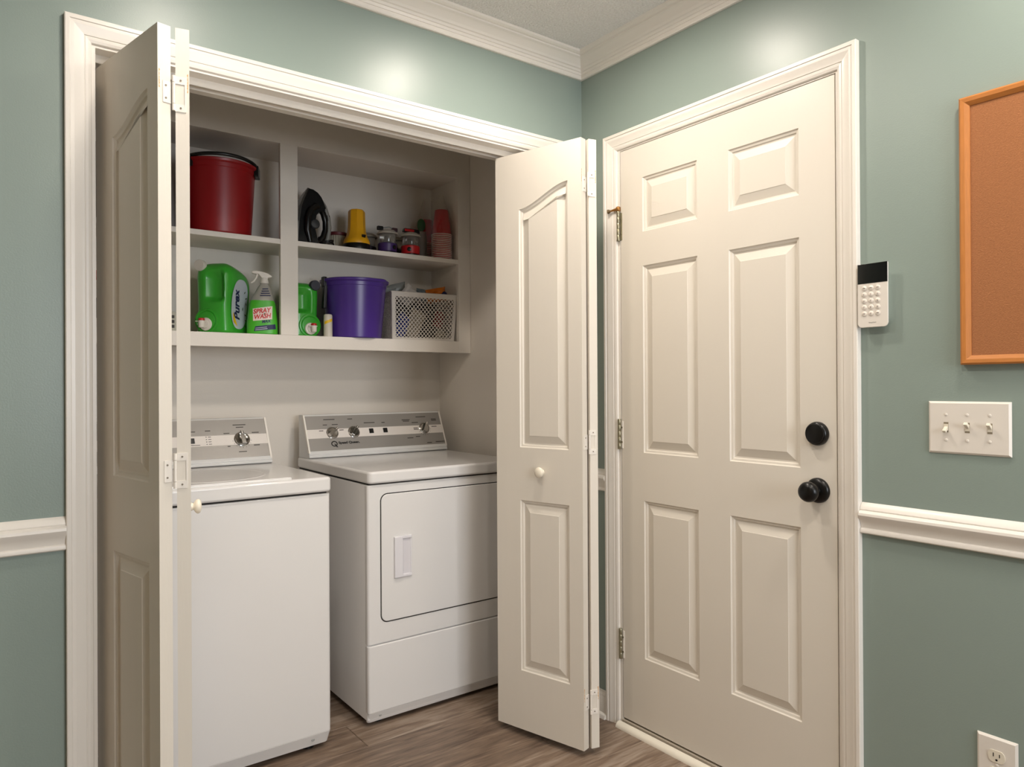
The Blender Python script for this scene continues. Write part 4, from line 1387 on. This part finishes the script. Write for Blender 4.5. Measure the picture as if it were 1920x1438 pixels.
pouch('packet', 'blue grey packet between the white and orange ones at the basket top', (-0.170, 0.925, ZS0 + 0.218), (0.065, 0.060, 0.03), (0, 0.1, 0), mat('packet_bluegrey', '#7d8a90', rough=0.4), seed=10)

# ------------------------------------------------------------------ upper shelf goods
# steam iron standing on its heel
ir = thing('steam_iron', (-0.715, 0.905, ZS1), 'black steam iron standing on its heel beside the middle stile', 'iron')
fx = lambda px: -0.7673 + (px - 560) / 429
fz = lambda py: 2.0476 - (py - 352) / 438
yI = 0.905
sole = [(577.5, 350, 0.003), (571, 360, 0.017), (564, 372, 0.029), (557, 388, 0.039), (551, 418, 0.047), (548, 462, 0.047)]
rings = []
for a_, b_, w_ in sole:
    x_, z_ = fx(a_), max(fz(b_) - 0.004, ZS1)
    rings.append([(x_, yI - w_, z_), (x_, yI + w_, z_), (x_ + 0.009, yI + w_, z_ - 0.001), (x_ + 0.009, yI - w_, z_ - 0.001)])
obj('soleplate', MB().loft(rings), mat('sole_steel', '#6b6a68', rough=0.3, metal=0.8), ir)
# body: width shrinks towards the tip
body_pts = [(578, 352), (562, 384), (554, 420), (550.5, 461.5), (572, 461.5), (592, 456), (588, 441), (585, 428), (585, 415), (588, 402), (594, 394), (603, 392), (607, 386), (600, 366), (594, 358), (586, 353)]
mb = MB()
rings = []
for sd, k in ((-1, 0.72), (-0.86, 0.94), (0, 1.0), (0.86, 0.94), (1, 0.72)):
    ring = []
    for a_, b_ in body_pts:
        z_ = fz(b_) - 0.004
        hwid = 0.046 * min(1.0, 0.18 + 1.15 * ((2.056 - z_) / 0.26) ** 0.6)
        cx, cz = fx(578), fz(410)
        X, Z = fx(a_), z_
        ring.append((cx + (X - cx) * (0.94 + 0.06 * k), yI + sd * hwid * (k if abs(sd) < 1 else 0.9), cz + (Z - cz) * (0.97 + 0.03 * k)))
    rings.append(ring)
mb.loft(rings)
obj('iron_body', mb, BLACKP, ir, smooth=50)
hp_ = [(575, 452, 40), (569.5, 432, 44), (570.5, 410, 44), (577, 394, 40), (587, 385, 30), (598, 386, 14), (606, 394, 4), (610.5, 408, 0), (610.5, 424, 0), (606, 438, 0), (598, 447, 0)]
obj('handle', MB().tube([(fx(a_), yI - q_ / 1000, fz(b_) - 0.004) for a_, b_, q_ in hp_], [0.010, 0.013, 0.013, 0.013, 0.013, 0.013, 0.0125, 0.0115, 0.0115, 0.0125, 0.014], 16), BLACKP, ir, smooth=60)
gp = [(602, 359), (612, 377), (619, 398), (621, 416), (618.5, 436), (613, 452)]
obj('handle_backstrip', MB().tube([(fx(a_), yI + 0.018, fz(b_) - 0.006) for a_, b_ in gp], [0.006, 0.010, 0.011, 0.011, 0.010, 0.007], 12), mat('iron_grey', '#8e8b84', rough=0.35), ir, smooth=60)
obj('steam_button', MB().obox((fx(617), yI + 0.016, fz(401)), (1, 0, -0.3), (0, 1, 0), (0.3, 0, 1), 0.008, 0.008, 0.013), BLACKP, ir, bevel=0.003)
obj('steam_button', MB().obox((fx(612.5), yI + 0.016, fz(386)), (1, 0, -0.3), (0, 1, 0), (0.3, 0, 1), 0.006, 0.007, 0.007), BLACKP, ir, bevel=0.002)
MYf = Matrix(((1, 0, 0), (0, 0, -1), (0, 1, 0)))
obj('temperature_dial', MB().lathe([(0.020, 0), (0.020, 0.006), (0.017, 0.009), (0.002, 0.010)], (fx(584), yI - 0.040, fz(419) - 0.004), 28, MYf), mat('dial_grey', '#2a2a2b', rough=0.35), ir, smooth=40)
obj('heel', MB().prism([(fx(547), ZS1), (fx(597), ZS1), (fx(594), ZS1 + 0.012), (fx(547), ZS1 + 0.012)], XZ, yI - 0.044, yI + 0.044), BLACKP, ir, bevel=0.003)
cp = []
for k in range(60):
    a_ = k / 59 * 4.2 * math.pi
    cp.append((fx(604) + (0.030 + 0.004 * math.sin(a_ * 0.5)) * math.cos(a_), 0.862 + 0.034 * math.sin(a_), ZS1 + 0.005 + 0.022 * k / 59 + 0.004 * math.sin(1.7 * a_)))
cp += [(fx(600), yI - 0.005, ZS1 + 0.040), (fx(598), yI, ZS1 + 0.050)]
obj('power_cord', MB().tube(cp, 0.0036, 8), BLACKP, ir, smooth=60)

# jar with dark red lid
jr = thing('storage_jar', (-0.560, 0.985, ZS1), 'ribbed clear jar with dark red lid behind the yellow flashlight', 'jar')
mb = MB()
rings = []
for r, z in ((0.038, 0), (0.041, 0.004), (0.041, 0.074), (0.038, 0.080)):
    rings.append([(-0.560 + (r + 0.0012 * math.cos(24 * 2 * math.pi * i / 96)) * math.cos(2 * math.pi * i / 96), 0.985 + (r + 0.0012 * math.cos(24 * 2 * math.pi * i / 96)) * math.sin(2 * math.pi * i / 96), ZS1 + z) for i in range(96)])
obj('jar_body', MB().loft(rings), mat('jar_clear', '#a9a18f', rough=0.2), jr, smooth=40)
obj('jar_lid', MB().lathe([(0.040, 0.079), (0.044, 0.081), (0.044, 0.092), (0.040, 0.095), (0.002, 0.0955)], (-0.560, 0.985, ZS1), 40), mat('lid_maroon', '#5e1f24', rough=0.4), jr, smooth=40)

# yellow flashlight standing on its lens
fc = (-0.519, 0.875, ZS1)
ft = thing('flashlight', fc, 'yellow lantern flashlight standing on its black lens ring', 'flashlight')
obj('lens_ring', MB().lathe([(0.056, 0), (0.059, 0.003), (0.059, 0.026), (0.056, 0.031), (0.050, 0.032)], fc, 48), BLACKP, ft, smooth=40)
rings = []
for r, z, oc in ((0.056, 0.030, 0), (0.057, 0.040, 0), (0.052, 0.052, 0.1), (0.044, 0.066, 0.5), (0.0385, 0.085, 0.9), (0.036, 0.110, 1), (0.0345, 0.168, 1), (0.0335, 0.174, 1), (0.029, 0.180, 1)):
    ring = []
    for i in range(64):
        a_ = 2 * math.pi * i / 64
        f_ = ((a_ + math.pi / 8) % (math.pi / 4)) - math.pi / 8
        ro = r / math.cos(f_) * 0.962
        rr_ = r * (1 - oc) + ro * oc
        ring.append((fc[0] + rr_ * math.cos(a_), fc[1] + rr_ * math.sin(a_), fc[2] + z))
    rings.append(ring)
obj('flashlight_body', MB().loft(rings), YELLOW, ft, smooth=30)
obj('switch', MB().obox((fc[0] + 0.010, fc[1] - 0.047, fc[2] + 0.060), (1, 0, 0), (0, 0.8, 0.6), (0, -0.6, 0.8), 0.0085, 0.004, 0.009), BLACKP, ft, bevel=0.002)


# camping lanterns
def lantern(label, c, band, capm, grip, side, gr):
    t = thing('camping_lantern', c, label, 'lantern', 'small camping lanterns')
    L = lambda pr, n=40: MB().lathe(pr, c, n)
    obj('base_ring', L([(0.037, 0), (0.040, 0.002), (0.040, 0.011), (0.038, 0.013)]), BLACKP, t, smooth=40)
    obj('base_band', L([(0.0395, 0.012), (0.0415, 0.014), (0.0415, 0.047), (0.038, 0.050), (0.030, 0.051)]), band, t, smooth=40)
    obj('globe', L([(0.034, 0.050), (0.0355, 0.053), (0.0355, 0.092), (0.034, 0.095)]), CLEARG, t, smooth=40)
    obj('reflector', L([(0.022, 0.051), (0.010, 0.062), (0.007, 0.080), (0.001, 0.082)]), CHROME, t, smooth=40)
    obj('cap', L([(0.046, 0.091), (0.047, 0.094), (0.042, 0.101), (0.030, 0.109), (0.014, 0.113), (0.001, 0.114)]), capm, t, smooth=40)
    a = math.radians(side)
    bp_ = (c[0] + 0.0415 * math.cos(a), c[1] + 0.0415 * math.sin(a), c[2] + 0.030)
    Mz = Matrix((( -math.sin(a), 0, math.cos(a)), (math.cos(a), 0, math.sin(a)), (0, 1, 0)))
    obj('power_button', MB().lathe([(0.0095, -0.001), (0.0095, 0.002), (0.006, 0.0035), (0.001, 0.0038)], bp_, 20, Mz), BLACKP, t, smooth=40)
    return t


la = lantern('small camping lantern with purple base and pale cap', (-0.376, 0.868, ZS1), mat('lantern_purple', '#3c2560', rough=0.35), mat('lantern_cap', '#b5ada0', rough=0.4), True, -70, 0)
for x_, m_ in ((-0.040, BLACKP), (0.030, mat('lantern_pivot', '#3c1f26', rough=0.4))):
    obj('handle_end', MB().box(-0.376 + x_ - 0.016, -0.376 + x_ + 0.012, 0.846, 0.862, ZS1 + 0.103, ZS1 + 0.121), m_, la, bevel=0.004)
obj('handle_bail', MB().tube([(-0.406, 0.854, ZS1 + 0.114), (-0.376, 0.850, ZS1 + 0.121), (-0.346, 0.854, ZS1 + 0.114)], 0.003, 8), GREYP, la, smooth=50)
lb_ = lantern('small camping lantern with bright red base and red and black handle', (-0.263, 0.862, ZS1), mat('lantern_red', '#c41a20', rough=0.35), MATS['lantern_cap'], True, -126, 0)
obj('handle_bar', MB().prism([(-0.305, ZS1 + 0.110), (-0.300, ZS1 + 0.127), (-0.225, ZS1 + 0.127), (-0.221, ZS1 + 0.108), (-0.232, ZS1 + 0.108), (-0.295, ZS1 + 0.110)], XZ, 0.846, 0.866), BLACKP, lb_, bevel=0.003)
obj('handle_inset', MB().box(-0.300, -0.252, 0.844, 0.848, ZS1 + 0.113, ZS1 + 0.123), MATS['lantern_red'], lb_, bevel=0.001)
lantern('dark camping lantern behind, between the flashlight and purple lantern', (-0.415, 0.990, ZS1), mat('lantern_dark', '#2a2030', rough=0.4), mat('lantern_cap_b', '#8d8372', rough=0.5), True, -80, 0)
lantern('dark camping lantern behind, between the purple and red lanterns', (-0.275, 0.992, ZS1), mat('lantern_dark2', '#1d2420', rough=0.4), MATS['lantern_cap_b'], True, -80, 0)

# red party cups, two upturned stacks in a clear bag
CUPIN = mat('cup_rim', '#f3e2de', rough=0.4)
cup_mb = MB()
cup_mb.lathe([(0.046, 0.0045), (0.0445, 0.010), (0.031, 0.117), (0.029, 0.119), (0.001, 0.118)], (0, 0, 0), 40, cap=False)
cup_mb.mi = 1
cup_mb.lathe([(0.0455, 0.0), (0.0485, 0.0008), (0.0490, 0.0025), (0.0480, 0.0042), (0.0455, 0.0045)], (0, 0, 0), 40, cap=False)
cup0 = obj('party_cup', cup_mb, [mat('cup_red', '#bf1c28', rough=0.3), CUPIN], None, smooth=40, local=True)
first = True
for sx_, sy_, n_, where in ((-0.0955, 0.866, 15, 'front'), (-0.108, 0.990, 12, 'rear')):
    for k in range(n_):
        if first:
            o = cup0
            first = False
        else:
            o = cup0.copy()
            COL.objects.link(o)
        o.location = (sx_, sy_, ZS1 + k * 0.0084)
        ORD = ['bottom', 'second', 'third', 'fourth', 'fifth', 'sixth', 'seventh', 'eighth', 'ninth', 'tenth', 'eleventh', 'twelfth', 'thirteenth', 'fourteenth', 'fifteenth']
        if k == n_ - 1:
            lb2 = 'upturned red plastic cup at the very top of the %s stack' % where
        elif k == 0:
            lb2 = 'upturned red plastic cup at the very bottom of the %s stack' % where
        else:
            lb2 = 'upturned red plastic cup, %s from the bottom of the %s stack' % (ORD[k], where)
        tag(o, lb2, 'cup', 'red cups in the %s stack' % where)
bg = thing('plastic_bag', (-0.10, 0.93, ZS1), 'clear crinkled plastic bag around the stacks of red cups', 'plastic bag')
rr = random.Random(11)
rings = []
for k in range(13):
    z = 0.001 + k * 0.0255
    s = 1.0 if k < 8 else 1.0 - 0.09 * (k - 7)
    ring = []
    for i in range(36):
        a_ = 2 * math.pi * i / 36
        hx, hy = 0.0545 * s, 0.118 * s
        ct, st = math.cos(a_), math.sin(a_)
        j = 1 + (0.05 if k < 9 else 0.12) * (rr.random() - 0.7) * (k > 0)
        x_ = -0.1035 + hx * j * math.copysign(abs(ct) ** 0.6, ct)
        y_ = 0.927 + hy * j * math.copysign(abs(st) ** 0.6, st)
        ring.append((min(x_, -0.0415), min(max(y_, 0.812), 1.053), ZS1 + z))
    rings.append(ring)
obj('bag_film', MB().loft(rings, cap=False), FILM, bg, smooth=25)
gd = thing('plastic_container', (-0.157, 0.945, ZS1), 'pale container with a green oval top between the red lantern and the cups', 'container')
obj('oval_top', MB().lathe([(0.001, 0.004), (0.026, 0.004), (0.030, 0.0), (0.031, -0.004), (0.027, -0.004), (0.024, 0.001), (0.001, 0.001)], (-0.163, 0.935, ZS1 + 0.172), 36, Matrix(((0.55, 0, 0.25), (-0.2, 0, -0.95), (0, 1, 0)))), mat('lid_green', '#2f5a2c', rough=0.4), gd, smooth=40)
obj('container_body', MB().loft([oval(-0.157, 0.945, hx, hy, ZS1 + z, 28, 2.4) for z, hx, hy in ((0, 0.020, 0.020), (0.006, 0.022, 0.022), (0.10, 0.023, 0.022), (0.142, 0.018, 0.018))]), mat('tub_pale', '#9b938c', rough=0.35), gd, smooth=40)
